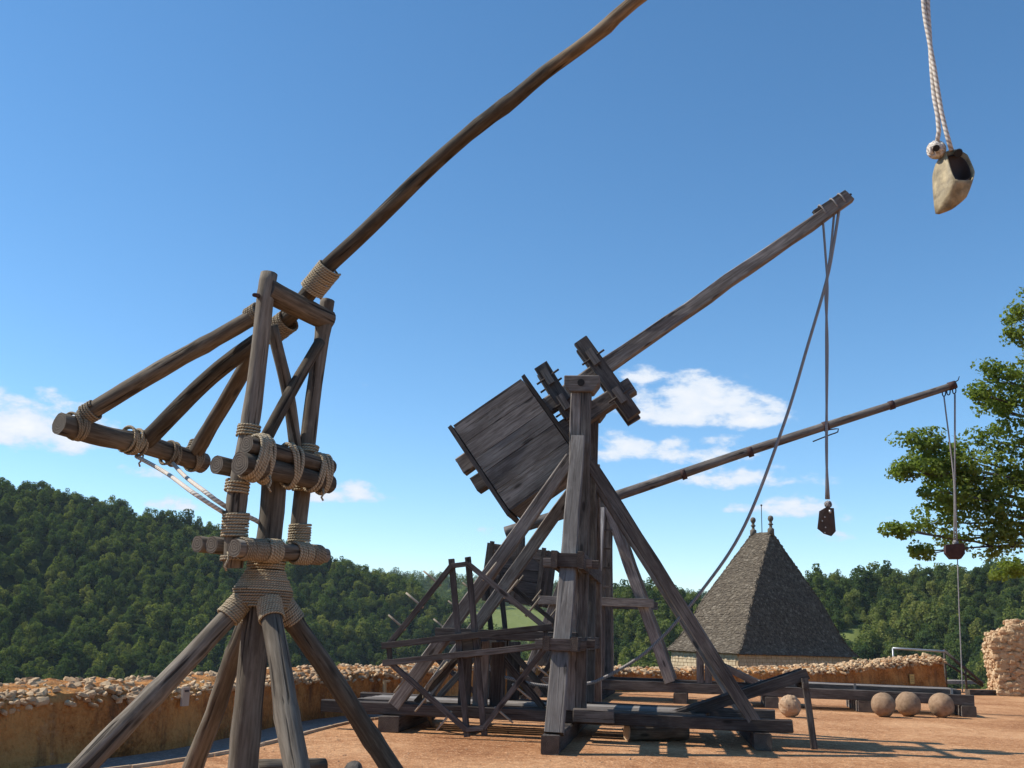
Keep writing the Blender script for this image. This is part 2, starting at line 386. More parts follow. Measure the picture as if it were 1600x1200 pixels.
def tube_geo(pts, radf, sides, caps=True, noise_amp=0.0, seed=0, closed=False):
    V = []; Fc = []; uv = []; mi = []
    n = len(pts); t0 = (pts[1] - pts[0]).normalized(); nrm = t0.orthogonal().normalized(); s = 0.0; S = []
    for i, p in enumerate(pts):
        if closed: t = (pts[(i + 1) % n] - pts[i - 1]).normalized()
        else: t = (pts[min(i + 1, n - 1)] - pts[max(i - 1, 0)]).normalized()
        nrm = (nrm - t * nrm.dot(t)); nrm = nrm.normalized() if nrm.length > 1e-6 else t.orthogonal().normalized()
        bn = t.cross(nrm); r = radf(i / (n - 1)) if callable(radf) else radf
        if i: s += (p - pts[i - 1]).length
        S.append(s)
        for j in range(sides):
            a = 2 * math.pi * j / sides; rr = r
            if noise_amp:
                rr = r * (1 + noise_amp * mnoise.noise(Vector((s * 1.6 + seed * 7.3, math.cos(a) * 1.1, math.sin(a) * 1.1 + seed))) + noise_amp * .45 * mnoise.noise(Vector((s * 5 + seed, math.cos(a) * 2.5, math.sin(a) * 2.5))))
            V.append(p + nrm * (rr * math.cos(a)) + bn * (rr * math.sin(a)))
    seg = n if closed else n - 1
    for i in range(seg):
        i2 = (i + 1) % n; sb = S[i2] if i2 > i else s + .05
        for j in range(sides):
            j2 = (j + 1) % sides
            Fc.append((i * sides + j, i * sides + j2, i2 * sides + j2, i2 * sides + j)); mi.append(0)
            u0, u1 = j / sides, (j + 1) / sides
            uv += [u0, S[i], u1, S[i], u1, sb, u0, sb]
    if caps and not closed:
        Fc.append(tuple(range(sides - 1, -1, -1))); mi.append(1); uv += [0, 0] * sides
        Fc.append(tuple((n - 1) * sides + j for j in range(sides))); mi.append(1); uv += [0, 0] * sides
    return V, Fc, uv, mi

def log(name, pts, r0, r1=None, parent=None, m='log', end='end', sides=16, amp=.085, bend=.012, label=None, knots=0):
    pts = [Vector(p) for p in pts]; r1 = r1 or r0
    mw = frame(pts[0], pts[-1] - pts[0], Vector((0, 0, 1)) if abs((pts[-1] - pts[0]).normalized().z) < .9 else Vector((0, 1, 0)))
    inv = mw.inverted(); lp = smooth_path([inv @ p for p in pts], .12)
    sd_ = rnd.uniform(0, 99); L = lp[-1].x
    if bend:
        for p in lp:
            e = math.sin(math.pi * max(0, min(1, p.x / L)))
            p.y += bend * L * e * mnoise.noise(Vector((p.x * .9, sd_, 0))); p.z += bend * L * e * mnoise.noise(Vector((p.x * .9, sd_, 5)))
    kn = [(rnd.random(), rnd.uniform(.05, .13)) for _ in range(knots)]
    def rf(t):
        r = r0 + (r1 - r0) * t
        for (k, a) in kn: r *= 1 + a * math.exp(-((t - k) * L / .07) ** 2)
        return r
    V, Fc, uv, mi = tube_geo(lp, rf, sides, True, amp, sd_)
    o = link(name, mesh(name, V, Fc, [m, end], mi, [i == 0 for i in mi], uv), parent, mw)
    if label: o['label'] = label
    return o

def join(parts):
    V = []; Fc = []; uv = []
    for (v, f, u, _) in parts:
        k = len(V); V += v; Fc += [tuple(i + k for i in q) for q in f]; uv += u
    return V, Fc, uv
def rope(name, pts, r, parent=None, m='rope', sides=8, step=.1, label=None):
    lp = smooth_path(pts, step); V, Fc, uv, mi = tube_geo(lp, r, sides, True)
    o = link(name, mesh(name, V, Fc, [m], None, True, uv), parent)
    if label: o['label'] = label
    return o
def lashing(name, a, b, R0, r, parent, m='rope', R1=None, extra=0):
    """rope wound tightly round a log from a to b"""
    a = Vector(a); b = Vector(b); ax = (b - a); L = ax.length; ax.normalize(); u = ax.orthogonal().normalized(); v = ax.cross(u)
    turns = max(2, int(math.hypot(L, (R1 or R0) - R0) / (r * 1.95))); per = 20; pts = []; R1 = R1 or R0; ph = rnd.uniform(0, 6.28)
    for i in range(turns * per + 1):
        t = i / (turns * per); an = 2 * math.pi * i / per + ph; rr = R0 + (R1 - R0) * t + r * .8
        rr *= 1 + .03 * mnoise.noise(Vector((an * .3, L * 9, 0)))
        pts.append(a + ax * (L * t + .006 * mnoise.noise(Vector((an * .45, L * 5, 3)))) + u * (rr * math.cos(an)) + v * (rr * math.sin(an)))
    V, Fc, uv, mi = tube_geo(pts, r, 6, True)
    return link(name, mesh(name, V, Fc, [m], None, True, uv), parent)
def loops(name, rings, r, parent, m='rope'):
    """closed rope loops; each ring = (centre, axis u * radius, axis v * radius, tilt vector)"""
    ps = []
    for (c, u, v, tl) in rings:
        pts = []
        for i in range(28):
            a = 2 * math.pi * i / 28; ca, sa = math.cos(a), math.sin(a)
            e = 2.15; k = (abs(ca) ** e + abs(sa) ** e) ** (-1 / e)
            pts.append(c + u * (ca * k) + v * (sa * k) + tl * ca)
        ps.append(tube_geo(pts, r, 6, False, closed=True))
    V, Fc, uv = join(ps)
    return link(name, mesh(name, V, Fc, [m], None, True, uv), parent)
def prism(name, pts, dvec, parent=None, m='timber', bev=0.0, label=None):
    """polygon pts extruded by dvec; local X along the first edge"""
    pts = [Vector(p) for p in pts]; mw = frame(pts[0], pts[1] - pts[0], dvec); inv = mw.inverted(); n = len(pts)
    A = [inv @ p for p in pts]; B = [inv @ (p + dvec) for p in pts]; V = A + B
    Fc = [tuple(range(n)), tuple(range(2 * n - 1, n - 1, -1))] + [(i, i + n, (i + 1) % n + n, (i + 1) % n) for i in range(n)]
    me = mesh(name, V, Fc, [m]); 
    import bmesh
    bm = bmesh.new(); bm.from_mesh(me); bmesh.ops.recalc_face_normals(bm, faces=bm.faces)
    if bev: bmesh.ops.bevel(bm, geom=bm.edges[:], offset=bev, segments=1, affect='EDGES')
    bm.to_mesh(me); bm.free()
    o = link(name, me, parent, mw)
    if label: o['label'] = label
    return o
def lathe(name, prof, loc, parent, m, sides=16, smooth=True):
    V = []; Fc = []
    for (r, z) in prof:
        for j in range(sides): V.append((r * math.cos(2 * math.pi * j / sides), r * math.sin(2 * math.pi * j / sides), z))
    for i in range(len(prof) - 1):
        for j in range(sides): Fc.append((i * sides + j, i * sides + (j + 1) % sides, (i + 1) * sides + (j + 1) % sides, (i + 1) * sides + j))
    return link(name, mesh(name, V, Fc, [m], None, smooth), parent, Matrix.Translation(loc))

# ================================================================== SETTING
def hy(px): return proj(EYE + Vector(((px - 800) / F, 1, 0)) * 1000)[1]
def P2(px, Y):                       # ground point at picture column px (near the horizon line) and distance Y
    p = at(px, hy(px) + 60, Y); return Vector((p.x, p.y, 0))
WALL = [Vector((-8.6, -6, 0)), Vector((-7.6, 3, 0)), Vector((-6.5, 8, 0)), P2(0, 11.3), P2(285, 14.0), P2(472, 18.4), P2(560, 20.4), P2(640, 22.0), P2(700, 24.4), P2(790, 28.0), P2(900, 31.2), P2(1000, 33.0), P2(1110, 34.2),
        P2(1250, 36.0), P2(1320, 37.5), P2(1478, 41)]
wall_path = smooth_path(WALL, .25)
S = [0.0]
for i in range(1, len(wall_path)): S.append(S[-1] + (wall_path[i] - wall_path[i - 1]).length)
WT = .72
def wnorm(i):
    t = (wall_path[min(i + 1, len(wall_path) - 1)] - wall_path[max(i - 1, 0)]).normalized()
    return Vector((-t.y, t.x, 0))      # outward, away from the terrace
def wheight(i):
    px = proj(wall_path[i])[0] if wall_path[i].y > 4 else -300
    h = .74 + .05 * mnoise.noise(Vector((S[i] * .5, 3, 0))) + .03 * mnoise.noise(Vector((S[i] * 2.1, 7, 0)))
    if px > 640: h += float(np.interp(px, [640, 790, 1000, 1110, 1250, 1320, 1440, 1480], [0, 0, -.15, -.12, -.03, .03, .32, .40]))
    return h

# ground: the gravel terrace, its rim turned down beyond the wall
edge = [wall_path[i] + wnorm(i) * WT for i in range(0, len(wall_path), 3)] + [wall_path[-1] + Vector((1.5, 3, 0)), Vector((24, 47, 0)), Vector((48, 46, 0)), Vector((60, 0, 0)), Vector((40, -30, 0)), Vector((-10, -30, 0))]
V = [(p.x, p.y, 0) for p in edge] + [(p.x, p.y, -16) for p in edge]; n = len(edge)
ground_o = link('ground', mesh('ground', V, [tuple(range(n - 1, -1, -1))] + [(i, (i + 1) % n, (i + 1) % n + n, i + n) for i in range(n)], ['gravel']))
tag(ground_o, kind='structure')

# path along the wall and its kerb
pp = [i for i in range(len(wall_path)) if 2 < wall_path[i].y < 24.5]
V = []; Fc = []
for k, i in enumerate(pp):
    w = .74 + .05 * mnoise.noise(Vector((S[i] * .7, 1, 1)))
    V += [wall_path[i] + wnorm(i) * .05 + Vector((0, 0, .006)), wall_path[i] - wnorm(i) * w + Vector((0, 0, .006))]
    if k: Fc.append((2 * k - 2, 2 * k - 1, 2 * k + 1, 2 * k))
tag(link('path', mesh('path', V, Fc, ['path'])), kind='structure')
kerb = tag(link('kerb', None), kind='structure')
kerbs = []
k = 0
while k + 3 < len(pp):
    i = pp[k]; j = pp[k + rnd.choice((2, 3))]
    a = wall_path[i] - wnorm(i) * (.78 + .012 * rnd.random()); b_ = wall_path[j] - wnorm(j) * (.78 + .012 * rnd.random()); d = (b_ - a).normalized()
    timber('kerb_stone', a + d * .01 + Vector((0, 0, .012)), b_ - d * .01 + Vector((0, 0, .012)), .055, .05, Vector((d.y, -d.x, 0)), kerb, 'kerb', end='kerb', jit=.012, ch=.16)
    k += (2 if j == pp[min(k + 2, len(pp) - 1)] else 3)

# pebbles scattered on the gravel
def stone_pts(seed, sub=2):
    r = random.Random(seed); V = []; idx = {}; Fc = []
    n = sub
    def vid(p):
        key = tuple(round(c, 4) for c in p)
        if key not in idx:
            q = Vector(p); s = q.normalized() * .62 + q * .38
            idx[key] = len(V); V.append(s)
        return idx[key]
    for ax in range(3):
        for sg in (-1, 1):
            for a in range(n):
                for b_ in range(n):
                    c = []
                    for (da, db) in ((0, 0), (1, 0), (1, 1), (0, 1)):
                        p = [0, 0, 0]; p[ax] = sg; p[(ax + 1) % 3] = -1 + 2 * (a + da) / n; p[(ax + 2) % 3] = -1 + 2 * (b_ + db) / n
                        c.append(vid(p))
                    Fc.append(tuple(c) if sg > 0 else tuple(reversed(c)))
    off = Vector((r.uniform(0, 50), r.uniform(0, 50), r.uniform(0, 50)))
    V = [v * (1 + .34 * mnoise.noise(v * 1.1 + off)) + Vector((r.uniform(-.09, .09), r.uniform(-.09, .09), r.uniform(-.09, .09))) for v in V]
    return [tuple(v) for v in V], Fc
STONE_GEO = [stone_pts(i) for i in range(10)]
STONE_ME = [mesh('stone', v, f, ['rubble']) for v, f in STONE_GEO]
def rot_matrix(r):
    a, b_, c = r.uniform(0, 6.28), r.uniform(-.5, .5), r.uniform(-.5, .5)
    return (Matrix.Rotation(a, 3, 'Z') @ Matrix.Rotation(b_, 3, 'X') @ Matrix.Rotation(c, 3, 'Y'))
def join_stones(name, items, parent, m='rubble', smooth=False):
    VV = []; FF = []; T = []; base = 0
    for (p, s, rm, g) in items:
        v, f = STONE_GEO[g]; A = np.array(v) * np.array(s); A = A @ np.array(rm).T + np.array(p)
        VV.append(A); FF.append(np.array(f) + base); base += len(v); T.append(np.full(len(v), nprs.rand()))
    VV = np.concatenate(VV); FF = np.concatenate(FF)
    me = bpy.data.meshes.new(name); me.from_pydata(VV.tolist(), [], FF.tolist()); me.materials.append(MW[m])
    a = me.attributes.new('tint', 'FLOAT', 'POINT'); a.data.foreach_set('value', np.concatenate(T).astype(np.float32)); me.update()
    return link(name, me, parent)
n = 15000; VV = []; FF = []; T = []
ang = nprs.uniform(-.56, .56, n); d = 8.5 / (1 - nprs.rand(n) * .72); X = np.tan(ang) * d; Y = d
okk = [True] * n
oct_ = np.array([(1, 0, 0), (-1, 0, 0), (0, 1, 0), (0, -1, 0), (0, 0, 1), (0, 0, -1)], float)
of = np.array([(0, 2, 4), (2, 1, 4), (1, 3, 4), (3, 0, 4), (2, 0, 5), (1, 2, 5), (3, 1, 5), (0, 3, 5)])
wl = [(p.x, p.y) for p in wall_path]; wy = np.array([q[1] for q in wl]); wx = np.array([q[0] for q in wl])
for i in range(n):
    j = int(np.argmin((wx - X[i]) ** 2 + (wy - Y[i]) ** 2)); q = Vector((X[i], Y[i], 0)) - wall_path[j]
    if q.dot(wnorm(j)) > -.95: continue
    s = nprs.uniform(.004, .010) * (1.9 if nprs.rand() < .05 else (3.2 if nprs.rand() < .012 else 1))
    A = oct_ * (s * nprs.uniform(.7, 1.4, (1, 3))) * nprs.uniform(.75, 1.2, (6, 1)); a = nprs.uniform(0, 6.28)
    A = A @ np.array([[math.cos(a), math.sin(a), 0], [-math.sin(a), math.cos(a), 0], [0, 0, .6]]) + (X[i], Y[i], s * .15)
    FF.append(of + len(VV) * 6); VV.append(A); T.append(np.full(6, nprs.rand()))
me = bpy.data.meshes.new('pebbles'); me.from_pydata(np.concatenate(VV).tolist(), [], np.concatenate(FF).tolist()); me.materials.append(MW['pebble'])
a = me.attributes.new('tint', 'FLOAT', 'POINT'); a.data.foreach_set('value', np.concatenate(T).astype(np.float32))
tag(link('pebbles', me), 'small loose pebbles scattered over the orange gravel terrace', 'pebbles', kind='stuff')

# ------------------------------------------------------------------ low parapet wall
V = []; Fc = []; R_ = 9
for i, p in enumerate(wall_path):
    nv = wnorm(i); H = wheight(i)
    prof = [(0, -.02), (.0, .2), (.02, .42), (.03, .6), (.04, .9), (.10, 1.0), (WT * .5, 1.13), (WT - .06, 1.16), (WT, -.6)]
    for j, (o, z) in enumerate(prof):
        zz = z * H if z > 0 else z
        q = p + nv * o + Vector((0, 0, zz))
        am = .035 if j < 5 else .02
        q += nv * am * mnoise.noise(Vector((q.x * 1.3, q.y * 1.3, q.z * 2))) + nv * .016 * mnoise.noise(Vector((q.x * 5, q.y * 5, q.z * 5)))
        if 3 < j < 8: q.z += .05 * mnoise.noise(Vector((S[i] * 2.6, j, 0)))
        V.append(q)
    if i:
        for j in range(R_ - 1):
            a = (i - 1) * R_ + j; Fc.append((a, a + R_, a + R_ + 1, a + 1))
Fc.append(tuple(range(R_))); Fc.append(tuple(reversed(range(len(V) - R_, len(V)))))
parapet = link('parapet_wall', mesh('parapet_wall', V, Fc, ['plaster']))
tag(parapet, 'low ochre rendered parapet wall with loose rubble capping round the terrace', 'wall')
near = []; far = []
r = random.Random(3)
for i, p in enumerate(wall_path):
    if p.y < 5: continue
    nv = wnorm(i); H = wheight(i); t = Vector((nv.y, -nv.x, 0)); px, py = proj(p + Vector((0, 0, H)))
    big = p.y < 22
    extra = 1.0 if px < 1240 else 1 + 1.5 * min(1, (px - 1240) / 150)
    for k in range(int((34 if big else 18) * extra)):
        o = r.uniform(-.02, WT); s = r.uniform(.022, .056) * (1.6 if r.random() < .08 else 1) * (1 if big else 1.3)
        hump = .13 * min(1, max(0, o / WT)) ** .8
        layer = r.random() ** 2 * .06 * (extra if px > 1240 else 1)
        q = p + nv * o + t * r.uniform(-.13, .13) + Vector((0, 0, H + hump + layer - .045))
        if o < .1: q.z -= r.uniform(0, .11)
        sc = (s * r.uniform(.8, 1.5), s * r.uniform(.7, 1.1), s * r.uniform(.38, .7))
        it = (tuple(q), sc, rot_matrix(r), r.randrange(10))
        dpt = depth(q)
        (near if -40 < px < 1640 else far).append((max(sc) / dpt, it))
near.sort(key=lambda a: -a[0])
for (_, (q, sc, rm, g)) in near[:300]:
    mw = Matrix.Translation(q) @ rm.to_4x4() @ Matrix.Diagonal((*sc, 1))
    link('stone', STONE_ME[g], parapet, mw)
rb = join_stones('rubble', [x[1] for x in near[300:] + far], parapet); rb['kind'] = 'stuff'

# ------------------------------------------------------------------ ruined wall stub
RB = P2(1562, 39.0); RD = Vector((.97, -.10, 0)).normalized(); RN = Vector((-RD.y, RD.x, 0)); RL = 3.6
V = []; Fc = []; nx = 16; nz = 8
def ruin_h(s): return 1.92 + .60 * min(1, s / .8) + .34 * mnoise.noise(Vector((s * 1.9, 2, 2)))
for side in (0, 1):
    for i in range(nx + 1):
        for j in range(nz + 1):
            s = RL * i / nx; z = ruin_h(s) * j / nz
            q = RB + RD * (s + .10 * math.sin(z * 2.3) + .05 * z) + RN * (side * 1.1 + (.07 * mnoise.noise(Vector((s * 2, z * 2, side))))) + Vector((0, 0, z - .02))
            V.append(q)
W_ = nz + 1; B_ = (nx + 1) * W_
for i in range(nx):
    for j in range(nz):
        a = i * W_ + j
        Fc.append((a, a + W_, a + W_ + 1, a + 1)); Fc.append((B_ + a, B_ + a + 1, B_ + a + W_ + 1, B_ + a + W_))
    a = i * W_ + nz; Fc.append((a, a + W_, B_ + a + W_, B_ + a))
for j in range(nz): Fc.append((j, j + 1, B_ + j + 1, B_ + j))
MW['mortar'] = stone_mat('lime_mortar', [(.46, .33, .19), (.52, .38, .23), (.44, .31, .18), (.52, .39, .24)], 7)
ruin = link('ruined_wall', mesh('ruined_wall', V, Fc, ['mortar']))
tag(ruin, 'tall ruined stub of rough rubble masonry standing past the parapet end', 'wall')
big = []; small = []
r = random.Random(11)
for k in range(1500):
    f = r.random(); s = r.uniform(-.05, RL); z = r.uniform(0, 1)
    if f < .62: q = RB + RD * (s + .1 * math.sin(z * 5)) + RN * (-.01); q.z = z * ruin_h(s)
    elif f < .82: q = RB + RD * (.10 * math.sin(z * 2.5 * 2.3) + .05 * z * 2.4 - .02) + RN * r.uniform(0, 1.1); q.z = z * ruin_h(0)
    else: q = RB + RD * s + RN * r.uniform(0, 1.1); q.z = ruin_h(max(0, s)) + r.uniform(-.04, .14)
    sz = r.uniform(.055, .13)
    it = (tuple(q), (sz * r.uniform(.9, 1.7), sz * r.uniform(.5, .9), sz * r.uniform(.6, .95)), Matrix.Rotation(math.atan2(RD.y, RD.x) + r.uniform(-.3, .3), 3, 'Z') @ Matrix.Rotation(r.uniform(-.35, .35), 3, 'Y'), r.randrange(10))
    (big if (sz > .118 and -.1 < s < 1.6 and f < .8) else small).append(it)
for j in range(6):    # squared blocks left along the broken corner
    big.append((tuple(RB + RD * (.14 + .09 * math.sin(j * 2.2)) + RN * .18 + Vector((0, 0, 2.02 - j * .25))), (.22, .2, .115), Matrix.Rotation(math.atan2(RD.y, RD.x), 3, 'Z'), j))
for (q, sc, rm, g) in big[:120]:
    link('stone', STONE_ME[g], ruin, Matrix.Translation(q) @ rm.to_4x4() @ Matrix.Diagonal((*sc, 1)))
rb = join_stones('masonry_stones', small, ruin); rb['kind'] = 'stuff'

# ------------------------------------------------------------------ tower with steep stone roof
TF = at(1153, 1021, 50.0)                       # front eave corner
ez = TF.z
def eave(px, Y): 
    d = ray(px, hy(px) + 15); k = Y / d.y; return Vector((d.x * k, Y, ez))
aL = R(180 - 57); aR = R(33)
side = 6.9
CF = Vector((TF.x, TF.y, ez))
dl = Vector((math.cos(aL), math.sin(aL), 0)); dr = Vector((math.cos(aR), math.sin(aR), 0))
for _ in range(120):       # lengths of the two eaves from where the corners show
    pl = proj(CF + dl * side)[0]; side *= 1 + (pl - 1041) / 1600
sideL = side; side = 6.9
for _ in range(120):
    pr = proj(CF + dr * side)[0]; side *= 1 + (1340 - pr) / 1600
sideR = side
cl = CF + dl * sideL; crr = CF + dr * sideR; cb = CF + dl * sideL + dr * sideR
ctr = (CF + cb) / 2
hz = None
zt = at(1187, 832, ctr.y).z                     # ridge height
rh = .62
R1 = ctr - dl * rh; R2 = ctr + dl * rh; R1.z = R2.z = zt
R1.x += .13; R2.x += .13
tower = thing('tower', Vector((ctr.x, ctr.y, -16)), 'square cream stone tower with steep flared stone tiled roof behind parapet', 'tower')
ins = .2
def cor(a, b_): return CF + dl * (ins + (sideL - 2 * ins) * a) + dr * (ins + (sideR - 2 * ins) * b_)
V = []; Fc = []
for z in (-16, ez + .15):
    for (a, b_) in ((0, 0), (0, 1), (1, 1), (1, 0)): q = cor(a, b_); V.append((q.x, q.y, z))
Fc = [(i, (i + 1) % 4, (i + 1) % 4 + 4, i + 4) for i in range(4)] + [(4, 5, 6, 7)]
link('tower_wall', mesh('tower_wall', V, Fc, ['mortar']), tower)
# coursed wall stones just below the eaves (the rest of the wall is out of sight below)
def block_geo(items):
    V = []; Fc = []; T = []
    for (c, x, y, z, hx, hy_, hz_) in items:
        k = len(V); t = rnd.random()
        for a in (-1, 1):
            for b_ in (-1, 1):
                for d in (-1, 1):
                    V.append(c + x * (a * hx * rnd.uniform(.93, 1)) + y * (b_ * hy_) + z * (d * hz_ * rnd.uniform(.9, 1))); T.append(t)
        for f in ((0, 1, 3, 2), (4, 6, 7, 5), (0, 4, 5, 1), (2, 3, 7, 6), (0, 2, 6, 4), (1, 5, 7, 3)): Fc.append(tuple(k + i for i in f))
    return V, Fc, T
def blocks(name, items, parent, m):
    V, Fc, T = block_geo(items); me = mesh(name, V, Fc, [m]); a = me.attributes.new('tint', 'FLOAT', 'POINT'); a.data.foreach_set('value', T)
    return link(name, me, parent)
it = []
for (o, d, L, nrm) in ((cor(0, 0), dl, sideL - 2 * ins, -dr), (cor(0, 0), dr, sideR - 2 * ins, -dl)):
    for row in range(14):
        z = ez + .12 - row * .17 - .085; s = rnd.uniform(0, .2) - .02
        while s < L:
            w = rnd.uniform(.16, .36); w = min(w, L - s + .02)
            if w > .05: it.append((o + d * (s + w / 2) + nrm * .012 + Vector((0, 0, z - o.z)), d, nrm, Vector((0, 0, 1)), w / 2 - .009, .016 + rnd.uniform(0, .012), .075))
            s += w
wb = blocks('wall_stones', it, tower, 'ashlar'); wb['kind'] = 'stuff'
# roof body: concave towards the eaves
def roof_pt(side_, u, v):
    """side 0..3 (front-left eave, front-right, back-right, back-left); u along, v 0 eave..1 ridge"""
    E = [(cl, CF, R2, R1), (CF, crr, R1, R1), (crr, cb, R1, R2), (cb, cl, R2, R2)][side_]
    a = E[0].lerp(E[1], u); b_ = E[2].lerp(E[3], u)
    p = a.lerp(b_, v); p.z = ez + (zt - ez) * (v ** 1.0) - .42 * math.sin(math.pi * min(1, v / .42)) * (1 - min(1, v / .42)) ** .5 * 1.0
    return p
V = []; Fc = []; nv_ = 18; nu = 2
for s_ in range(4):
    k0 = len(V)
    for j in range(nv_ + 1):
        for i in range(nu + 1): V.append(roof_pt(s_, i / nu, j / nv_))
    for j in range(nv_):
        for i in range(nu):
            a = k0 + j * (nu + 1) + i; Fc.append((a, a + 1, a + nu + 2, a + nu + 1))
k0 = len(V); V += [cl, CF, crr, cb]; Fc.append((k0 + 3, k0 + 2, k0 + 1, k0))
roof = link('roof', mesh('roof', V, Fc, ['lauze']), tower)
it = []
for s_ in range(4):
    rows = 84
    for j in range(rows):
        v = (j + .1) / rows; p0 = roof_pt(s_, 0, v); p1 = roof_pt(s_, 1, v); L = (p1 - p0).length
        if L < .05: continue
        d = (p1 - p0).normalized(); up_ = (roof_pt(s_, .5, min(1, v + .02)) - roof_pt(s_, .5, max(0, v - .005))).normalized(); nrm = d.cross(up_).normalized(); s = rnd.uniform(-.12, 0)
        while s < L + .03:
            w = rnd.uniform(.07, .19)
            lift = rnd.uniform(.010, .034)
            y = (up_ * math.cos(.16) - nrm * math.sin(.16)); zz = d.cross(y)
            it.append((p0 + d * (min(s + w / 2, L)) + nrm * lift + up_ * rnd.uniform(-.02, .02), d, zz, y, w / 2 - .003, rnd.uniform(.009, .018), .064))
            s += w
rt_ = blocks('roof_tiles', it, roof, 'lauze'); rt_['kind'] = 'stuff'
# hip stones
for (a, s_, u) in ((CF, 0, 1), (crr, 1, 1), (cl, 0, 0), (cb, 2, 1)):
    hp = [roof_pt(s_, u, v / 40) + Vector((0, 0, .03)) for v in range(41)]
    log('hip_ridge', hp, .045, .045, roof, 'lauze', 'lauze', 6, .25, 0)
MW['finial'] = stone_mat('finial_stone', [(.15, .125, .095), (.19, .16, .125), (.16, .13, .10), (.20, .17, .13)], 7)
for q in (R1, R2):
    prof = [(a_ * .86, b_ * .9) for (a_, b_) in [(.0, -.35), (.21, -.35), (.20, .02), (.17, .06), (.10, .10), (.085, .24), (.15, .28), (.16, .32), (.10, .36), (.085, .46), (.12, .50), (.165, .58), (.175, .66), (.14, .76), (.06, .81), (.0, .82)]]
    lathe('finial', prof, q + Vector((0, 0, .12)), tower, 'finial', 14)
rod = lathe('lightning_rod', [(0, 0), (.022, 0), (.018, 1.5), (.05, 1.52), (.05, 1.58), (0, 1.60)], (R1 + R2) / 2 - Vector((0, 0, .1)), tower, 'dark_iron', 8)

# ------------------------------------------------------------------ hills
def azel(px, py):
    d = ray(px, py); return math.atan2(d.x, d.y), d.z / math.hypot(d.x, d.y)
def table(pts):
    A = sorted(azel(*p) for p in pts); return np.array([a for a, _ in A]), np.array([e for _, e in A])
LAY = [ # ridge outline in the picture, distance of the ridge, front slope, tree height taken off
    (table([(-700, 700), (-300, 730), (0, 753), (60, 757), (120, 768), (200, 789), (280, 806), (340, 820), (430, 842), (500, 860), (560, 879), (620, 901), (680, 930), (740, 965), (800, 1010), (900, 1060), (1000, 1100), (1200, 1150), (2400, 1300)]), 480, .48, 4.6),
    (table([(-700, 870), (300, 880), (560, 888), (640, 893), (700, 893), (760, 899), (850, 905), (950, 912), (1060, 920), (1150, 922), (1250, 915), (1400, 905), (1700, 890), (2400, 880)]), 1050, .15, 8.0),
    (table([(-700, 1300), (500, 1160), (700, 1110), (800, 1040), (860, 985), (920, 935), (960, 908), (1000, 903), (1060, 915), (1100, 935), (1150, 940), (1210, 920), (1250, 903), (1290, 891), (1350, 895), (1420, 888), (1500, 880), (1600, 873), (1900, 850), (2400, 850)]), 330, .42, 4.8)]
def terrain(az, r):
    z = -72 + 4 * mnoise.noise(Vector((math.sin(az) * r * .01, math.cos(az) * r * .01, 0)))
    if r < 110: z = -14 - 58 * max(0, (r - 42) / 68.0)
    for k, ((A, E), rr, sl, th) in enumerate(LAY):
        a = max(min(az, A[-1]), A[0]); e = float(np.interp(a, A, E))
        zr = EYE.z + e * rr - th
        if r <= rr: h = zr - sl * (rr - r)
        else: h = zr - .10 * (r - rr) if k != 1 else zr - .02 * (r - rr)
        X_, Y_ = math.sin(az) * r, math.cos(az) * r
        h += (7.0 * mnoise.noise(Vector((X_ * .016, Y_ * .016, k))) + 2.5 * mnoise.noise(Vector((X_ * .05, Y_ * .05, k)))) * min(1, .15 + abs(r - rr) / 60)
        z = max(z, h) if r > 60 else z
    return z
NA = 260; rs = [0.5, 25, 42, 60, 80] + list(np.linspace(95, 540, 80)) + list(np.linspace(555, 1150, 44)) + list(np.linspace(1220, 2600, 12))
V = []; Fc = []
for r_ in rs:
    for a in range(NA):
        az = -math.pi + 2 * math.pi * a / NA; V.append((math.sin(az) * r_, math.cos(az) * r_, terrain(az, r_)))
for i in range(len(rs) - 1):
    for a in range(NA):
        Fc.append((i * NA + a, (i + 1) * NA + a, (i + 1) * NA + (a + 1) % NA, i * NA + (a + 1) % NA))
MEADOW = [(790, 978, 75, 24), (1326, 1003, 22, 13), (735, 925, 40, 6)]
def in_meadow(p, q, k=1.0):
    x, y = proj(p); return q > 240 and any(((x - mx) / (rx * k)) ** 2 + ((y - my) / (ry * k)) ** 2 < 1 for (mx, my, rx, ry) in MEADOW)
me = mesh('hills', V, Fc, ['hill'], None, True)
a_ = me.attributes.new('meadow', 'FLOAT', 'POINT')
a_.data.foreach_set('value', [1.0 if (v[1] > 100 and in_meadow(Vector(v), math.hypot(v[0], v[1]), 1.35)) else 0.0 for v in V])
hills = link('hills', me); tag(hills, kind='structure')

# ------------------------------------------------------------------ woods on the hills (one instanced mass each)
def leaf_blob(rs_, n, lobes, size):
    """leaf-clump faces spread through the lobes of a crown"""
    V = []; Fc = []; T = []
    for (c, rad, w) in lobes:
        m_ = int(n * w)
        for _ in range(m_):
            d = rs_.normal(size=3); d /= np.linalg.norm(d); rr = rs_.rand() ** .33
            p = np.array(c) + d * np.array(rad) * (.55 + .5 * rr)
            nrm = d * .75 + rs_.normal(size=3) * .55 + np.array((0, 0, .35)); nrm /= np.linalg.norm(nrm)
            u = np.cross(nrm, rs_.normal(size=3)); u /= np.linalg.norm(u); v = np.cross(nrm, u); s = size * rs_.uniform(.6, 1.4)
            k = len(V); b_ = rs_.uniform(-.3, .3) * s
            V += [p - u * s - v * s * .25, p + v * s * .55 + nrm * b_, p + u * s * .9 + v * s * .1, p - v * s * .8 + nrm * b_ * .5]
            Fc += [(k, k + 3, k + 2, k + 1)]; T += [rs_.rand()] * 4
    return V, Fc, T
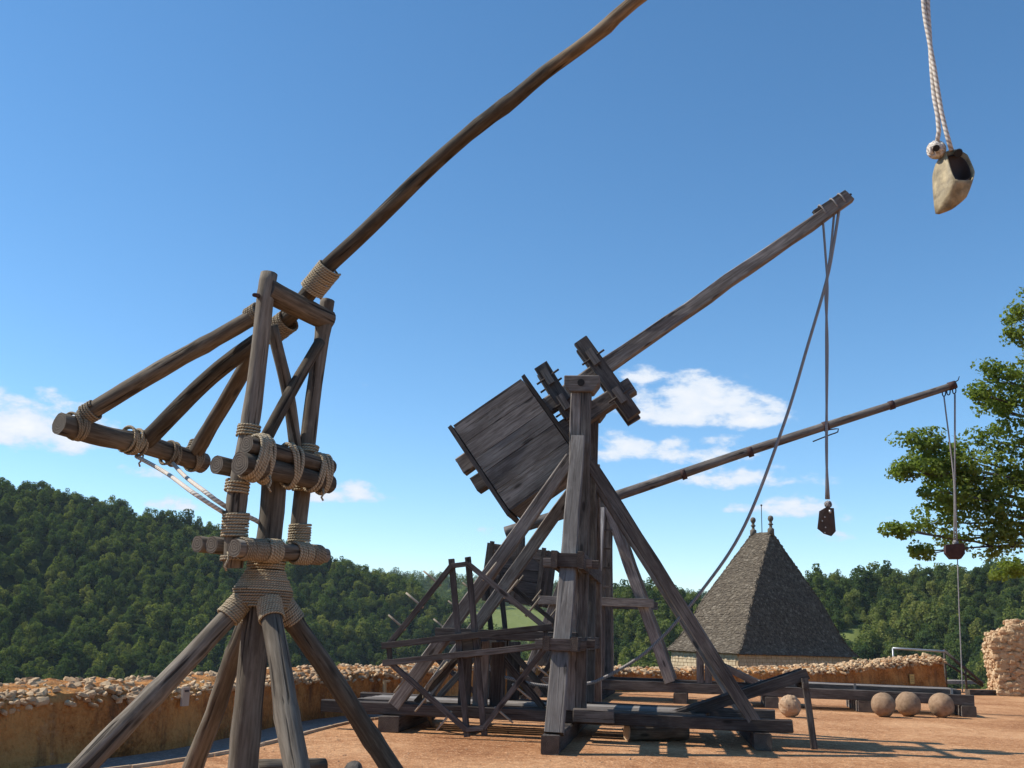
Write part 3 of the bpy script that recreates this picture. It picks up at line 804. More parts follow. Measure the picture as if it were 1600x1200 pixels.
def crown_proto(seed, slim=1.0, n=900):
    rs_ = np.random.RandomState(seed); lobes = []
    lobes.append(((0, 0, 4.2), (2.0 * slim, 2.0 * slim, 2.6), .22))
    for k in range(9):
        a = rs_.uniform(0, 6.28); z = rs_.uniform(1.5, 7.2); rr = (2.3 - .22 * abs(z - 3.4)) * slim * rs_.uniform(.7, 1.1); s = rs_.uniform(1.0, 1.7)
        lobes.append(((math.cos(a) * rr, math.sin(a) * rr, z), (s, s, s * .85), .08))
    lobes.append(((0, 0, 7.4), (1.1, 1.1, 1.1), .06))
    return leaf_blob(rs_, n, lobes, .33)
def wood_object(name, pts, label, m='forest', nproto=6, leafn=1150):
    V = []; Fc = []; kind = []; tint = []
    for k in range(nproto):
        v, f, t = crown_proto(100 + k, rnd.uniform(.85, 1.25), leafn)
        b_ = len(V); V += v; Fc += [tuple(i + b_ for i in q) for q in f]; kind += [k] * len(v); tint += t
    np0 = len(V); V += [p[0] for p in pts]; kind += [-1] * len(pts); tint += [0] * len(pts)
    me = mesh(name, V, Fc, [m])
    at_ = me.attributes.new('kind', 'INT', 'POINT'); at_.data.foreach_set('value', kind)
    at_ = me.attributes.new('tint', 'FLOAT', 'POINT'); at_.data.foreach_set('value', tint)
    for an, idx in (('turn', 1), ('size', 2)):
        at_ = me.attributes.new(an, 'FLOAT', 'POINT'); at_.data.foreach_set('value', [0] * np0 + [p[idx] for p in pts])
    at_ = me.attributes.new('pick', 'INT', 'POINT'); at_.data.foreach_set('value', [0] * np0 + [rnd.randrange(nproto) for _ in pts])
    o = link(name, me); tag(o, label, 'woodland', kind='stuff')
    ng = bpy.data.node_groups.new(name, 'GeometryNodeTree'); ng.interface.new_socket('Geometry', in_out='INPUT', socket_type='NodeSocketGeometry')
    ng.interface.new_socket('Geometry', in_out='OUTPUT', socket_type='NodeSocketGeometry')
    N = ng.nodes.new; L = ng.links.new; gi = N('NodeGroupInput'); go = N('NodeGroupOutput')
    def attr(nm, ty='FLOAT'):
        n_ = N('GeometryNodeInputNamedAttribute'); n_.data_type = ty; n_.inputs['Name'].default_value = nm; return n_.outputs['Attribute']
    def sep(val):
        c = N('FunctionNodeCompare'); c.data_type = 'INT'; c.operation = 'EQUAL'; L(attr('kind', 'INT'), c.inputs[2]); c.inputs[3].default_value = val
        s = N('GeometryNodeSeparateGeometry'); s.domain = 'POINT'; L(gi.outputs[0], s.inputs[0]); L(c.outputs[0], s.inputs[1]); return s.outputs[0]
    jn = N('GeometryNodeJoinGeometry')
    for k in range(nproto):
        g = N('GeometryNodeGeometryToInstance'); L(sep(k), g.inputs[0]); L(g.outputs[0], jn.inputs[0])
    ip = N('GeometryNodeInstanceOnPoints'); L(sep(-1), ip.inputs['Points']); L(jn.outputs[0], ip.inputs['Instance'])
    ip.inputs['Pick Instance'].default_value = True; L(attr('pick', 'INT'), ip.inputs['Instance Index'])
    cx = N('ShaderNodeCombineXYZ'); L(attr('turn'), cx.inputs[2]); L(cx.outputs[0], ip.inputs['Rotation'])
    sz = N('ShaderNodeCombineXYZ'); L(attr('size'), sz.inputs[0]); L(attr('size'), sz.inputs[1]); L(attr('size'), sz.inputs[2]); L(sz.outputs[0], ip.inputs['Scale'])
    L(ip.outputs[0], go.inputs[0])
    mod = o.modifiers.new('scatter', 'NODES'); mod.node_group = ng
    return o
def scatter(az0, az1, r0, r1, sp, layer, smin, smax):
    pts = []; r_ = r0
    while r_ < r1:
        da = sp / r_; a = az0 + rnd.uniform(0, da)
        while a < az1:
            aa = a + rnd.uniform(-.45, .45) * da; q = r_ + rnd.uniform(-.45, .45) * sp; z = terrain(aa, q)
            if z > -68 and layer(aa, q):
                p = Vector((math.sin(aa) * q, math.cos(aa) * q, z - 1.0))
                if not in_meadow(p, q):
                    pts.append((tuple(p), rnd.uniform(0, 6.28), (smin + (smax - smin) * rnd.random() ** 1.5) * (1.35 if rnd.random() < .08 else 1)))
            a += da
        r_ += sp * .9
    return pts
def which(az, r):
    best = -99; bi = -1
    for k, ((A, E), rr, sl, th) in enumerate(LAY):
        e = float(np.interp(az, A, E)); zr = EYE.z + e * rr - th
        h = zr - sl * (rr - r) if r <= rr else zr - (.10 if k != 1 else .02) * (r - rr)
        if h > best: best = h; bi = k
    return bi
pl_ = scatter(-.60, .16, 190, 520, 4.6, lambda a, r: which(a, r) == 0 and terrain(a, r) > EYE.z - .09 * r - 10, .45, .98)
wood_object('woodland', pl_, 'dense dark green wooded hillside rising to the tallest ridge', nproto=6)
pr_ = scatter(-.12, .60, 150, 358, 4.3, lambda a, r: which(a, r) == 2 and terrain(a, r) > EYE.z - .11 * r - 10, .45, .95)
wood_object('woodland', pr_, 'green deciduous wood on the slope behind the stone roofed tower', nproto=6)
pf_ = scatter(-.40, .60, 560, 1070, 9.5, lambda a, r: which(a, r) == 1 and terrain(a, r) > EYE.z - .10 * r, .8, 1.35)
wood_object('woodland', pf_, 'distant wooded ridge in the gap between the nearer hills', nproto=3, leafn=500)

# ------------------------------------------------------------------ summer haze over the valley
hv = [(x, y, z) for z in (-80, 95) for y in (-2700, 2700) for x in (-2700, 2700)]
me = mesh('haze', hv, [(0, 2, 3, 1), (4, 5, 7, 6), (0, 1, 5, 4), (2, 6, 7, 3), (0, 4, 6, 2), (1, 3, 7, 5)], [])
hm = bpy.data.materials.new('haze'); hm.use_nodes = True; hm.node_tree.nodes.clear()
pv = hm.node_tree.nodes.new('ShaderNodeVolumePrincipled'); pv.inputs['Density'].default_value = .00009; pv.inputs['Color'].default_value = (.80, .90, 1, 1)
ho = hm.node_tree.nodes.new('ShaderNodeOutputMaterial'); hm.node_tree.links.new(pv.outputs[0], ho.inputs['Volume']); me.materials.append(hm)
tag(link('haze', me), 'thin pale summer haze softening the far wooded hills', 'haze', kind='stuff')

# ------------------------------------------------------------------ oak at the right
OY = 31.0
base = P2(1835, 33.0)
oak = thing('oak_tree', base, 'large leafy oak reaching over the ruined wall and terrace end', 'tree')
fork = base + Vector((-.5, -.1, 5.2))
log('trunk', [base + Vector((0, 0, -.2)), base + Vector((-.1, 0, 2.2)), fork, base + Vector((-.2, .2, 9.0)), base + Vector((.5, 0, 12.5))], .48, .14, oak, 'bark', 'bark', 14, .12, .0)
LB = [(1455, 725, 40, 34, 31), (1520, 735, 40, 30, 30.6), (1500, 790, 50, 30, 31.4), (1560, 800, 44, 34, 30.8), (1480, 740, 40, 30, 31.6), (1570, 640, 34, 40, 31.2), (1437, 690, 40, 30, 31), (1425, 735, 26, 16, 30.5), (1492, 712, 44, 30, 31.5), (1560, 690, 44, 30, 31), (1470, 768, 48, 28, 30.5), (1405, 738, 16, 9, 30.4), (1532, 770, 46, 34, 31.5), (1585, 745, 34, 40, 31),
      (1405, 828, 36, 12, 30), (1455, 818, 40, 20, 30.4), (1500, 842, 36, 18, 31), (1442, 862, 28, 8, 30), (1552, 842, 40, 28, 31), (1595, 830, 34, 34, 31.5), (1556, 588, 36, 26, 31), (1595, 600, 30, 36, 31.5), (1535, 618, 20, 16, 30.6), (1560, 640, 30, 20, 32),
      (1592, 488, 17, 26, 30.6), (1588, 522, 16, 14, 30.6), (1625, 480, 30, 40, 31), (1640, 560, 40, 60, 32), (1590, 890, 50, 18, 32.5), (1660, 850, 50, 60, 32), (1650, 700, 50, 70, 32), (1640, 780, 40, 50, 30),
      (1720, 420, 80, 60, 33), (1830, 380, 90, 60, 33), (1760, 520, 90, 70, 31), (1880, 520, 90, 80, 33), (1960, 640, 90, 80, 33), (1800, 660, 90, 70, 30), (1730, 740, 80, 60, 31), (1900, 780, 90, 60, 32), (1990, 800, 70, 60, 33), (1780, 820, 70, 40, 31), (1850, 450, 80, 60, 35), (1950, 520, 80, 60, 35)]
rs_ = np.random.RandomState(5); V = []; Fc = []; T = []
cents = []
for (x, y, rx, ry, Yd) in LB:
    c = at(x, y, Yd); k = depth(c) / F; cents.append(c)
    inframe = x < 1680
    a_, b_ = rx * k, ry * k; dz = max(.5, (a_ + b_) * .5)
    # sub-clumps give an uneven outline with gaps
    ns = max(9, int(a_ * b_ * 46)) if inframe else 22
    for _ in range(ns):
        d = rs_.normal(size=3); d /= np.linalg.norm(d); q = rs_.rand() ** .45
        cc = np.array(c) + np.array((d[0] * a_, d[1] * dz, d[2] * b_)) * q
        sr = rs_.uniform(.10, .24) if inframe else rs_.uniform(.3, .55)
        m_ = int(rs_.uniform(34, 60))
        v, f, t = leaf_blob(rs_, m_, [(cc, (sr * 1.5, sr * 1.5, sr * 1.15), 1.0)], .062 if inframe else .11)
        k0 = len(V); V += v; Fc += [tuple(i + k0 for i in q_) for q_ in f]; tt = rs_.rand() * .5; T += [min(1, tt + .5 * w) for w in t]
me = mesh('crown', V, Fc, ['oak']); a_ = me.attributes.new('tint', 'FLOAT', 'POINT'); a_.data.foreach_set('value', T)
link('crown', me, oak)
for i, c in enumerate(cents):
    st = fork.lerp(base + Vector((0, 0, 10.5)), max(0, min(1, (c.z - 5) / 8)))
    mid = st.lerp(c, .55) + Vector((0, rnd.uniform(-.3, .3), rnd.uniform(-.5, .25)))
    log('branch', [st, mid, c], .075, .014, oak, 'bark', 'bark', 7, .1, .01)
    for k in range(3):
        e = c + Vector((rnd.uniform(-.35, .3), rnd.uniform(-.3, .3), rnd.uniform(-.2, .25)))
        log('branch', [mid.lerp(c, .6 + .15 * k), e], .028, .008, oak, 'bark', 'bark', 5, .1, .02)

# ================================================================== TRACTION TREBUCHET of lashed logs
Z = Vector((0, 0, 1))
q = at(398, 1000, 9.2); C0 = Vector((q.x, q.y, 0))
A1 = R(57); av = Vector((math.cos(A1), math.sin(A1), 0)); uv_ = Vector((-math.sin(A1), math.cos(A1), 0))
m1 = thing('traction_trebuchet', C0, 'traction trebuchet of rough round logs lashed with rope on splayed legs', 'trebuchet')
def fp(px, py, off=0.0): return plane(px, py, C0 + uv_ * off, uv_)
post1 = log('post', [fp(364, 888), fp(370, 780), fp(395, 633), fp(414, 470), fp(421, 428)], .086, .078, m1, 'log_pale', knots=3, bend=0)
post2 = log('post', [fp(462, 872), fp(471, 780), fp(492, 600), fp(511, 476), fp(512, 470)], .078, .072, m1, 'log_pale', knots=3, bend=0)
mtop = fp(428, 700); mz = mtop.z
mast = log('mast', [C0 + Z * -.05, C0 + Z * 1.3, fp(425, 800), mtop], .132, .108, m1, 'log_pale', knots=2, bend=0)
ax0 = fp(415, 452); ax1 = fp(512, 501)
axle = log('axle', [ax0, ax1], .114, .106, m1, 'log')
pin = log('pin', [fp(406, 463, .02) - av * .02, fp(397, 461, -.14)], .022, .018, m1, 'rust_red', 'rust_red', 8)
AC = fp(476, 481)
def bp(px, py, off=0.0): return plane(px, py, AC + av * off, av)
FC = bp(224, 694)
tip = bp(1438, -318)
bpts = [FC, bp(330, 588), bp(440, 505), bp(473, 470), bp(498, 436), bp(509, 419), bp(557, 375), bp(603, 330), bp(649, 284), bp(695, 241), bp(748, 196), bp(806, 152), bp(848, 116), bp(902, 77), bp(948, 41), bp(990, 3), bp(1160, -118), bp(1300, -219), tip]
MW['arm_log'] = wood('arm_log', (.030, .024, .017), (.078, .062, .045), (.175, .146, .110), .7, .8, pale_from=(bp(858, 106) - bpts[0]).dot((tip - bpts[0]).normalized()))
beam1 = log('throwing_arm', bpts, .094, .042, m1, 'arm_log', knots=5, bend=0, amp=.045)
def fl(px, py): return plane(px, py, FC, uv_)
fan = log('pulling_beam', [fl(92, 662), fl(160, 681), fl(224, 694), fl(318, 724)], .108, .102, m1, 'log', knots=2, bend=0)
j1 = bp(404, 490, -.06); j3 = bp(415, 520, .06)
s1 = log('strut', [fl(128, 652), fl(128, 652).lerp(j1, .5) + Z * .02, j1], .086, .080, m1, 'log', knots=2)
s3 = log('strut', [fl(303, 712), j3], .082, .078, m1, 'log_pale', knots=2)
# lashings of the pulling beam
def ring(px, py, k=1.0, tilt=.0):
    c = fl(px, py); e = (fl(318, 724) - fl(92, 662)).normalized()
    return (c, Z * .120 * k, uv_ * .120 * k, e * tilt)
fe = (fl(318, 724) - fl(92, 662)).normalized()
def coil_rings(px, py, n, k=1.0, sp=.027):
    c, a, b_, t = ring(px, py, k); return [(c + fe * sp * (i - n / 2), a * rnd.uniform(.97, 1.06), b_ * rnd.uniform(.97, 1.06), fe * rnd.uniform(-.04, .04)) for i in range(n)]
loops('rope_binding', coil_rings(122, 668, 5), .0125, fan, 'rope_old')
loops('rope_binding', coil_rings(210, 690, 7, 1.08), .014, fan, 'rope')
loops('rope_binding', coil_rings(268, 709, 4, 1.03), .0125, fan, 'rope_old')
loops('rope_binding', coil_rings(303, 719, 4), .0125, fan, 'rope_old')
d1 = (j1 - fl(128, 652)).normalized()
lashing('rope_binding', fl(128, 652) + d1 * .02, fl(128, 652) + d1 * .16, .088, .012, s1, 'rope_old')
lashing('rope_binding', fl(305, 706), fl(311, 692), .085, .012, s3, 'rope_old')
lashing('rope_binding', bp(392, 497, -.06), bp(408, 486, -.06), .090, .012, s1, 'rope_old')
# wrapping of the arm above and below the axle
lashing('rope_binding', bp(486, 455), bp(516, 418), .104, .012, beam1, 'rope')
lashing('rope_binding', bp(420, 524), bp(452, 500), .100, .013, beam1, 'rope_old')
# X braces between the posts
log('brace', [fp(414, 688, -.03), fp(452, 616, -.03), fp(500, 534, -.03)], .060, .054, m1, 'log')
log('brace', [fp(463, 708, .06), fp(447, 610, .06), fp(425, 508, .06)], .060, .056, m1, 'log_pale')
# clamps of paired logs, upper and lower
ao = -.205
cu = log('clamp_log', [fp(385, 694, ao), fp(517, 731, ao)], .080, .074, m1, 'log')
cd = log('clamp_log', [fp(374, 724, ao - .01), fp(516, 757, ao - .01)], .102, .084, m1, 'log')
q = fp(338, 726, .215); cbk = log('clamp_log', [q, q + av * 1.15], .082, .075, m1, 'log')
cl1 = log('clamp_log', [fp(366, 856, ao + .01), fp(509, 868, ao + .01)], .078, .066, m1, 'log_pale')
q = fp(308, 850, .36); log('clamp_log', [q, q + av * 1.25], .072, .066, m1, 'log_pale')
q = fp(330, 851, .20); log('clamp_log', [q, q + av * 1.1], .076, .066, m1, 'log_pale')
# rope bindings of the clamps
ca = (fp(516, 757, ao) - fp(374, 724, ao)).normalized()
def clamp_ring(px, py, hz_, hu, n, sp=.036, tl=.08, off=ao):
    c = fp(px, py, off); return [(c + ca * sp * (i - n / 2), Z * (hz_ + rnd.uniform(-.012, .012)), uv_ * (hu + rnd.uniform(-.01, .01)), ca * rnd.uniform(-tl, tl)) for i in range(n)]
loops('rope_binding', clamp_ring(405, 716, .198, .118, 6, .034, .06), .017, cd, 'rope')
loops('rope_binding', clamp_ring(455, 729, .190, .112, 3, .036, .05), .017, cd, 'rope')
loops('rope_binding', clamp_ring(500, 740, .182, .104, 5, .034, .06), .017, cd, 'rope')
# post windings
def wind(post, p0, p1, rr, m='rope', r=.0115): lashing('rope_binding', p0, p1, rr, r, post, m)
wind(post1, fp(387, 682), fp(390, 664), .086)
wind(post1, fp(369, 771), fp(372, 752), .090)
wind(post1, fp(366, 838), fp(369, 801), .098, 'rope', .012)
wind(post1, fp(364, 876), fp(365, 868), .094, 'rope_old')
wind(post2, fp(481, 708), fp(483, 696), .080)
wind(post2, fp(472, 768), fp(474, 752), .084)
wind(post2, fp(467, 848), fp(469, 820), .088, 'rope', .012)
lashing('rope_binding', fp(376, 857, ao + .01), fp(411, 860, ao + .01), .080, .010, cl1, 'rope_old')
lashing('rope_binding', fp(414, 860, ao + .01), fp(434, 861.5, ao + .01), .082, .015, cl1, 'rope')
lashing('rope_binding', fp(459, 863.5, ao + .01), fp(482, 865.5, ao + .01), .080, .014, cl1, 'rope')
lashing('rope_binding', fp(483, 866, ao + .01), fp(500, 867, ao + .01), .074, .011, cl1, 'rope_old')
# loose tails of the bindings
for (host, p, d) in ((post1, fp(356, 862, -.11), (.01, -.02, -.16)), (cd, fp(421, 744, ao - .11), (.03, -.02, -.14)), (fan, fl(214, 712) - uv_ * .1, (-.02, 0, -.12)), (cd, fp(504, 764, ao - .09), (.02, -.03, -.11)), (post2, fp(459, 850, -.09), (-.02, -.01, -.10))):
    d = Vector(d); rope('rope_tail', [p, p + d * .4 + Vector((.012, -.015, 0)), p + d * .75 + Vector((-.012, -.02, 0)), p + d], .010, host, 'rope', 6, .03)
# legs
lz = fp(413, 930).z
mast_at = lambda z: C0.lerp(fp(425, 800), min(1, z / fp(425, 800).z)) + Z * 0
def mpt(z):
    t = z / fp(425, 800).z; b_ = fp(425, 800); return Vector((C0.x + (b_.x - C0.x) * t, C0.y + (b_.y - C0.y) * t, z))
mc = mpt(lz)
legdat = [(Vector((-.85, -.52, 0)), 1.70, 'log_pale', .092), (Vector((.85, .52, 0)), 1.72, 'log', .092), (Vector((-.57, .82, 0)), 1.46, 'log', .088), (Vector((.53, -.85, 0)), 1.66, 'log_pale', .096)]
for (d, rr, mm, lr) in legdat:
    top = mc + d * .11 + Z * .02; foot = Vector((C0.x, C0.y, -.04)) + d * rr
    lg = log('leg', [foot, foot.lerp(top, .5), top], lr * 1.05, lr * .92, m1, mm, knots=3, bend=.018)
    e = (foot - top).normalized()
    lashing('rope_binding', top + e * .10, top + e * .30, lr * .98, .0112, lg, 'rope')
lashing('rope_binding', mpt(lz + .22), mpt(lz + .32), .150, .0112, mast, 'rope')
lashing('rope_binding', mpt(lz + .04), mpt(lz + .22), .245, .0112, mast, 'rope', .150)
lashing('rope_binding', mpt(lz - .10), mpt(lz + .04), .215, .0112, mast, 'rope_old', .25)
# base logs lying on the ground
g = ground(400, 1203, .11); h_ = ground(507, 1199, .11)
log('base_log', [g, h_], .105, .100, m1, 'log')
g = ground(470, 1340, .11); h_ = ground(553, 1204, .11)
log('base_log', [g, h_], .115, .105, m1, 'log_pale')
# pulling ropes from the beam to the post
pr = tag(link('pulling_rope', None, None, Matrix.Translation(fp(352, 800, .1))), 'two pale twisted ropes slung from pulling beam to lashed post', 'rope')
rope('rope_strand', [fl(214, 704) - Z * .06, fl(258, 738).lerp(fp(258, 738, .6), .4), fp(302, 770, .25), fp(348, 800, .10), fp(375, 812, .02)], .021, pr, 'rope_white')
rope('rope_strand', [fl(268, 722), fl(290, 745).lerp(fp(290, 745, .4), .5), fp(320, 768, .25), fp(352, 791, .10), fp(398, 812, .05), fp(408, 818, .06)], .021, pr, 'rope_white')

# sling of the log trebuchet
def bq(px, py): return bp(px, py)
sl1 = thing('sling', bq(1480, 290), 'pale leather sling pouch hanging from two twisted white ropes', 'sling')
def strand(sg, end):
    pts = []
    cpath = smooth_path([tip, bq(1443, -120), bq(1446, 0), bq(1452, 60), bq(1458, 110), bq(1463, 150)], .04)
    sx = _rt; n = len(cpath)
    for i, p in enumerate(cpath):
        an = i * .13 + (0 if sg > 0 else math.pi) + 1.0; k = .016
        pts.append(p + sx * (k * math.cos(an)) + Vector((0, 1, 0)) * (k * math.sin(an)))
    return pts + [bq(*e) for e in end]
def raw_rope(name, pts, r, parent, m):
    V, Fc, uv, mi = tube_geo([Vector(p) for p in pts], r, 8, True)
    return link(name, mesh(name, V, Fc, [m], None, True, uv), parent)
raw_rope('rope', strand(1, [(1465, 180), (1467, 205), (1464, 224)]), .0155, sl1, 'rope_white')
raw_rope('rope', strand(-1, [(1471, 175), (1478, 205), (1487, 236)]), .0155, sl1, 'rope_white')
VW = (EYE - bq(1480, 290)).normalized()
def pq(px, py, d=0.0): return bq(px, py) - VW * d
def shell(name, faces, parent, m, th=.012):
    V = []; Fc = []
    for f in faces:
        k = len(V); V += f; Fc.append(tuple(range(k, k + len(f))))
    me = mesh(name, V, Fc, [m]); import bmesh
    bm = bmesh.new(); bm.from_mesh(me); bmesh.ops.remove_doubles(bm, verts=bm.verts, dist=.002)
    bmesh.ops.recalc_face_normals(bm, faces=bm.faces)
    bmesh.ops.solidify(bm, geom=bm.faces[:], thickness=th); bm.to_mesh(me); bm.free()
    return link(name, me, parent)
p1, p2, p3, p4, p5 = pq(1475, 238, .02), pq(1491, 281, -.09), pq(1460, 337, .03), pq(1455, 273, .10), pq(1463, 250, .08)
q1, q2, q3, q4 = pq(1519, 282, .03), pq(1523, 268, .10), pq(1510, 309, .04), pq(1488, 327, .0)
k1, k2, k3 = pq(1494, 234, .14), pq(1512, 242, .16), pq(1508, 300, .18)
k4 = pq(1474, 322, .16)
def soften(o, lv=2):
    md = o.modifiers.new('soft', 'SUBSURF'); md.levels = lv; md.render_levels = lv
    for pl in o.data.polygons: pl.use_smooth = True
    return o
PF = [[p5, p1, p2, p4], [p4, p2, p3], [p2, q1, q3], [p2, q3, q4], [p2, q4, p3], [q1, q2, q3], [q2, k2, k3, q3], [k2, k1, k4, k3], [k1, p1, p5, k4], [p4, p3, k4], [p5, p4, k4], [p3, q4, k4], [q4, q3, k3, k4]]
pc = sum((f[0] for f in PF), Vector()) / len(PF)
po_ = shell('pouch', [[pc + (v - pc) * 1.05 for v in f] for f in PF], sl1, 'leather', .012)
cre = po_.data.attributes.new('crease_edge', 'FLOAT', 'EDGE')
ridge = [(p1, p2), (p2, p3), (p2, q1)]
for ed in po_.data.edges:
    a, b_ = (po_.data.vertices[i].co for i in ed.vertices); cre.data[ed.index].value = .45
    for (x, y) in ridge:
        x = pc + (x - pc) * 1.05; y = pc + (y - pc) * 1.05
        if min((a - x).length + (b_ - y).length, (a - y).length + (b_ - x).length) < .05: cre.data[ed.index].value = .92
soften(po_)
soften(shell('pouch_inner_shade', [[pc + (v - pc) * .93 for v in f] for f in PF], sl1, 'leather_dark', .006))  # dark inner shell: shade inside the pouch put into its colour
log('spindle', [pq(1497, 240, -.02), pq(1499, 236, .2)], .026, .024, sl1, 'dark_iron', 'dark_iron', 12, 0, 0)
def knot(name, c, n, r, rr, parent, m):
    ps = []
    for k in range(n):
        a = Vector((rnd.gauss(0, 1), rnd.gauss(0, 1), rnd.gauss(0, 1))).normalized(); u = a.orthogonal().normalized(); v = a.cross(u)
        ps.append(tube_geo([c + u * (rr * math.cos(2 * math.pi * i / 16)) + v * (rr * math.sin(2 * math.pi * i / 16)) for i in range(16)], r, 6, False, closed=True))
    V, Fc, uv = join(ps); return link(name, mesh(name, V, Fc, [m], None, True, uv), parent)
knot('knot', pq(1463, 234, .03), 11, .016, .049, sl1, 'rope_white')
log('spindle', [pq(1463, 232, -.05), pq(1465, 229, .12)], .022, .02, sl1, 'dark_iron', 'dark_iron', 10, 0, 0)

# ================================================================== COUNTERWEIGHT TREBUCHET with fixed box
B0 = ground(1190, 1171); TH = R(8)
e1 = Vector((math.cos(TH), -math.sin(TH), 0)); e2 = Vector((math.sin(TH), math.cos(TH), 0)); W2 = 2.3
def n2(px, py, off=0.0): return plane(px, py, B0 + e2 * off, e2)
def s2(px, py, off=0.0): return (n2(px, py, off) - B0).dot(e1)
def w2(s, off, z): return B0 + e1 * s + e2 * off + Z * z
sp_ = s2(909, 602, -.0); axz = n2(909, 602).z
m2 = thing('counterweight_trebuchet', w2(sp_, W2 / 2, 0), 'counterweight trebuchet with tilted plank box fixed to its long squared arm', 'trebuchet')
MID = W2 / 2
# base: two long beams on sleepers
bz = .355
sL = s2(505, 1098); sR = s2(1238, 1140)
for off in (0, W2):
    timber('base_beam', w2(sL, off, bz), w2(sR, off, bz), .20, .19, e2, m2, 'timber_dark')
sm = s2(868, 1165, -1.85)
timber('sleeper', w2(s2(612, 1130), -.22, .13), w2(s2(612, 1130), W2 + .4, .13), .34, .25, e1, m2, 'timber_dark')
timber('sleeper', w2(s2(1190, 1160), -.22, .13), w2(s2(1190, 1160), W2 + .4, .13), .26, .25, e1, m2, 'timber_dark')
g = ground(859, 1180); sm = (g - B0).dot(e1); so = (g - B0).dot(e2)
timber('sleeper', w2(sm, so, .13), w2(sm + .10, W2 + 1.9, .13), .25, .26, e1, m2, 'timber_dark')
timber('bracket_block', w2(s2(896, 1124, -.24), -.24, .40), w2(s2(959, 1124, -.24), -.24, .40), .22, .20, e2, m2, 'timber_dark')
# trestles
for k, off in enumerate((0, W2)):
    for ds, wd in ((-.09, .18), (.083, .172)):
        timber('post', w2(sp_ + ds, off, .455), w2(sp_ + ds, off, axz - .14), .26, wd - .006, e2, m2, 'timber')
    hb = [(-.29, .13), (.31, .13), (.31, 0.0), (.20, -.155), (-.18, -.155), (-.29, -.04)]
    prism('bearing_block', [w2(sp_ + x, off - .19, axz + y) for (x, y) in hb], e2 * .38, m2, 'timber', .012)
    # legs
    T_ = n2(889, 722); D_ = n2(617, 1100)
    sT = (T_ - B0).dot(e1); sD = (D_ - B0).dot(e1)
    timber('leg', w2(sD, off - (.005 if k == 0 else -.005), D_.z - .03), w2(sT + .05, off, T_.z + .07), .22, .215, e2, m2, 'timber')
    T_ = n2(921, 722); D_ = n2(1184, 1136)
    timber('leg', w2((D_ - B0).dot(e1), off + .01, D_.z), w2((T_ - B0).dot(e1), off, T_.z), .22, .20, e2, m2, 'timber')
    # tie between post and rear leg
    ta = n2(688, 984); timber('tie_beam', w2((ta - B0).dot(e1) - .05, off + .12 * (1 if k else -1), ta.z - .05), w2(sp_, off + .12 * (1 if k else -1), ta.z - .05), .10, .16, e2, m2, 'timber_dark')
    # far side outrigger mirrors the near one
axle2 = log('axle', [w2(sp_, -.2, axz), w2(sp_, W2 + .2, axz)], .062, .062, m2, 'hole_shade', 'hole_shade', 16, 0, 0)  # solid axle coloured near black, so its ends show a hole's shade
# outrigger props
pf = n2(866, 1150, so + .22); pt = n2(904, 686, -.19)
pfs = (pf - B0).dot(e1); pts_ = (pt - B0).dot(e1); pfo = so + .22
timber('outrigger_prop', w2(pfs, pfo, .26), w2(pts_, -.23, pt.z), .20, .27, Vector(e2), m2, 'timber_grey', h1=.225)
timber('outrigger_prop', w2(pfs + .25, W2 - pfo, .26), w2(pts_ + .1, W2 + .23, pt.z), .20, .25, Vector(e2), m2, 'timber')
def prop_off(z): return pfo + (-.23 - pfo) * (z - .26) / (pt.z - .26)
def prop_s(z): return pfs + (pts_ - pfs) * (z - .26) / (pt.z - .26)
for (py, hh) in ((876, .26), (1006, .21)):
    zz = n2(885, py, -1.0).z; po = prop_off(zz); ps = prop_s(zz)
    for sg, ex in ((-1, .0), (1, .02)):
        timber('clamp_timber', w2(ps + sg * .205, po - .24, zz), w2(ps + sg * .205 + .05, W2 - po + .24, zz), .10, hh, e1, m2, 'timber_dark')
    timber('clamp_key', w2(ps - .155, po - .16, zz - .01), w2(ps + .155, po - .16, zz - .01), .07, hh * .82, e2, m2, 'timber_dark')
    timber('clamp_key', w2(ps - .47, .0 - .2, zz), w2(ps + .42, .0 - .2, zz), .10, .13, e2, m2, 'timber_dark')
    timber('clamp_key', w2(ps - .42, po + .34, zz - .01), w2(ps + .34, po + .34, zz - .01), .10, .13, e2, m2, 'timber')
# deck between the beams
for k, off in enumerate((.62, .98, 1.34, 1.70)):
    timber('deck_plank', w2(s2(545, 1092) + .03 * k, off, .43 - .002 * k), w2(s2(1105, 1115) + .08 * (k % 2), off, .43 - .002 * k), .33, .05, e2, m2, 'timber_grey' if k > 1 else 'timber')
for px in (700, 830, 960, 1080):
    timber('crossbeam', w2(s2(px, 1110), -.08, .33), w2(s2(px, 1110), W2 + .08, .33), .13, .12, e1, m2, 'timber_dark')
# loading ramp with its prop
r0 = n2(1052, 1122, .55); r1 = n2(1262, 1053, .55)
a0 = (r0 - B0).dot(e1); a1 = (r1 - B0).dot(e1)
for off in (.55, 1.05):
    timber('ramp_rail', w2(a0, off, r0.z), w2(a1, off, r1.z), .07, .17, e2, m2, 'timber_dark')
for k in range(3):
    t0 = k / 3; t1 = (k + 1) / 3 - .012
    timber('ramp_board', w2(a0 + (a1 - a0) * t0, .80, r0.z + (r1.z - r0.z) * t0 + .03), w2(a0 + (a1 - a0) * t1, .80, r0.z + (r1.z - r0.z) * t1 + .03), .40, .03, e2, m2, 'timber_grey')
lt = n2(1257, 1062, .5); lf = n2(1272, 1168, .42); lf.z = 0
timber('ramp_leg', w2((lf - B0).dot(e1), .42, 0), w2((lt - B0).dot(e1), .47, lt.z + .02), .08, .10, e2, m2, 'timber_dark')
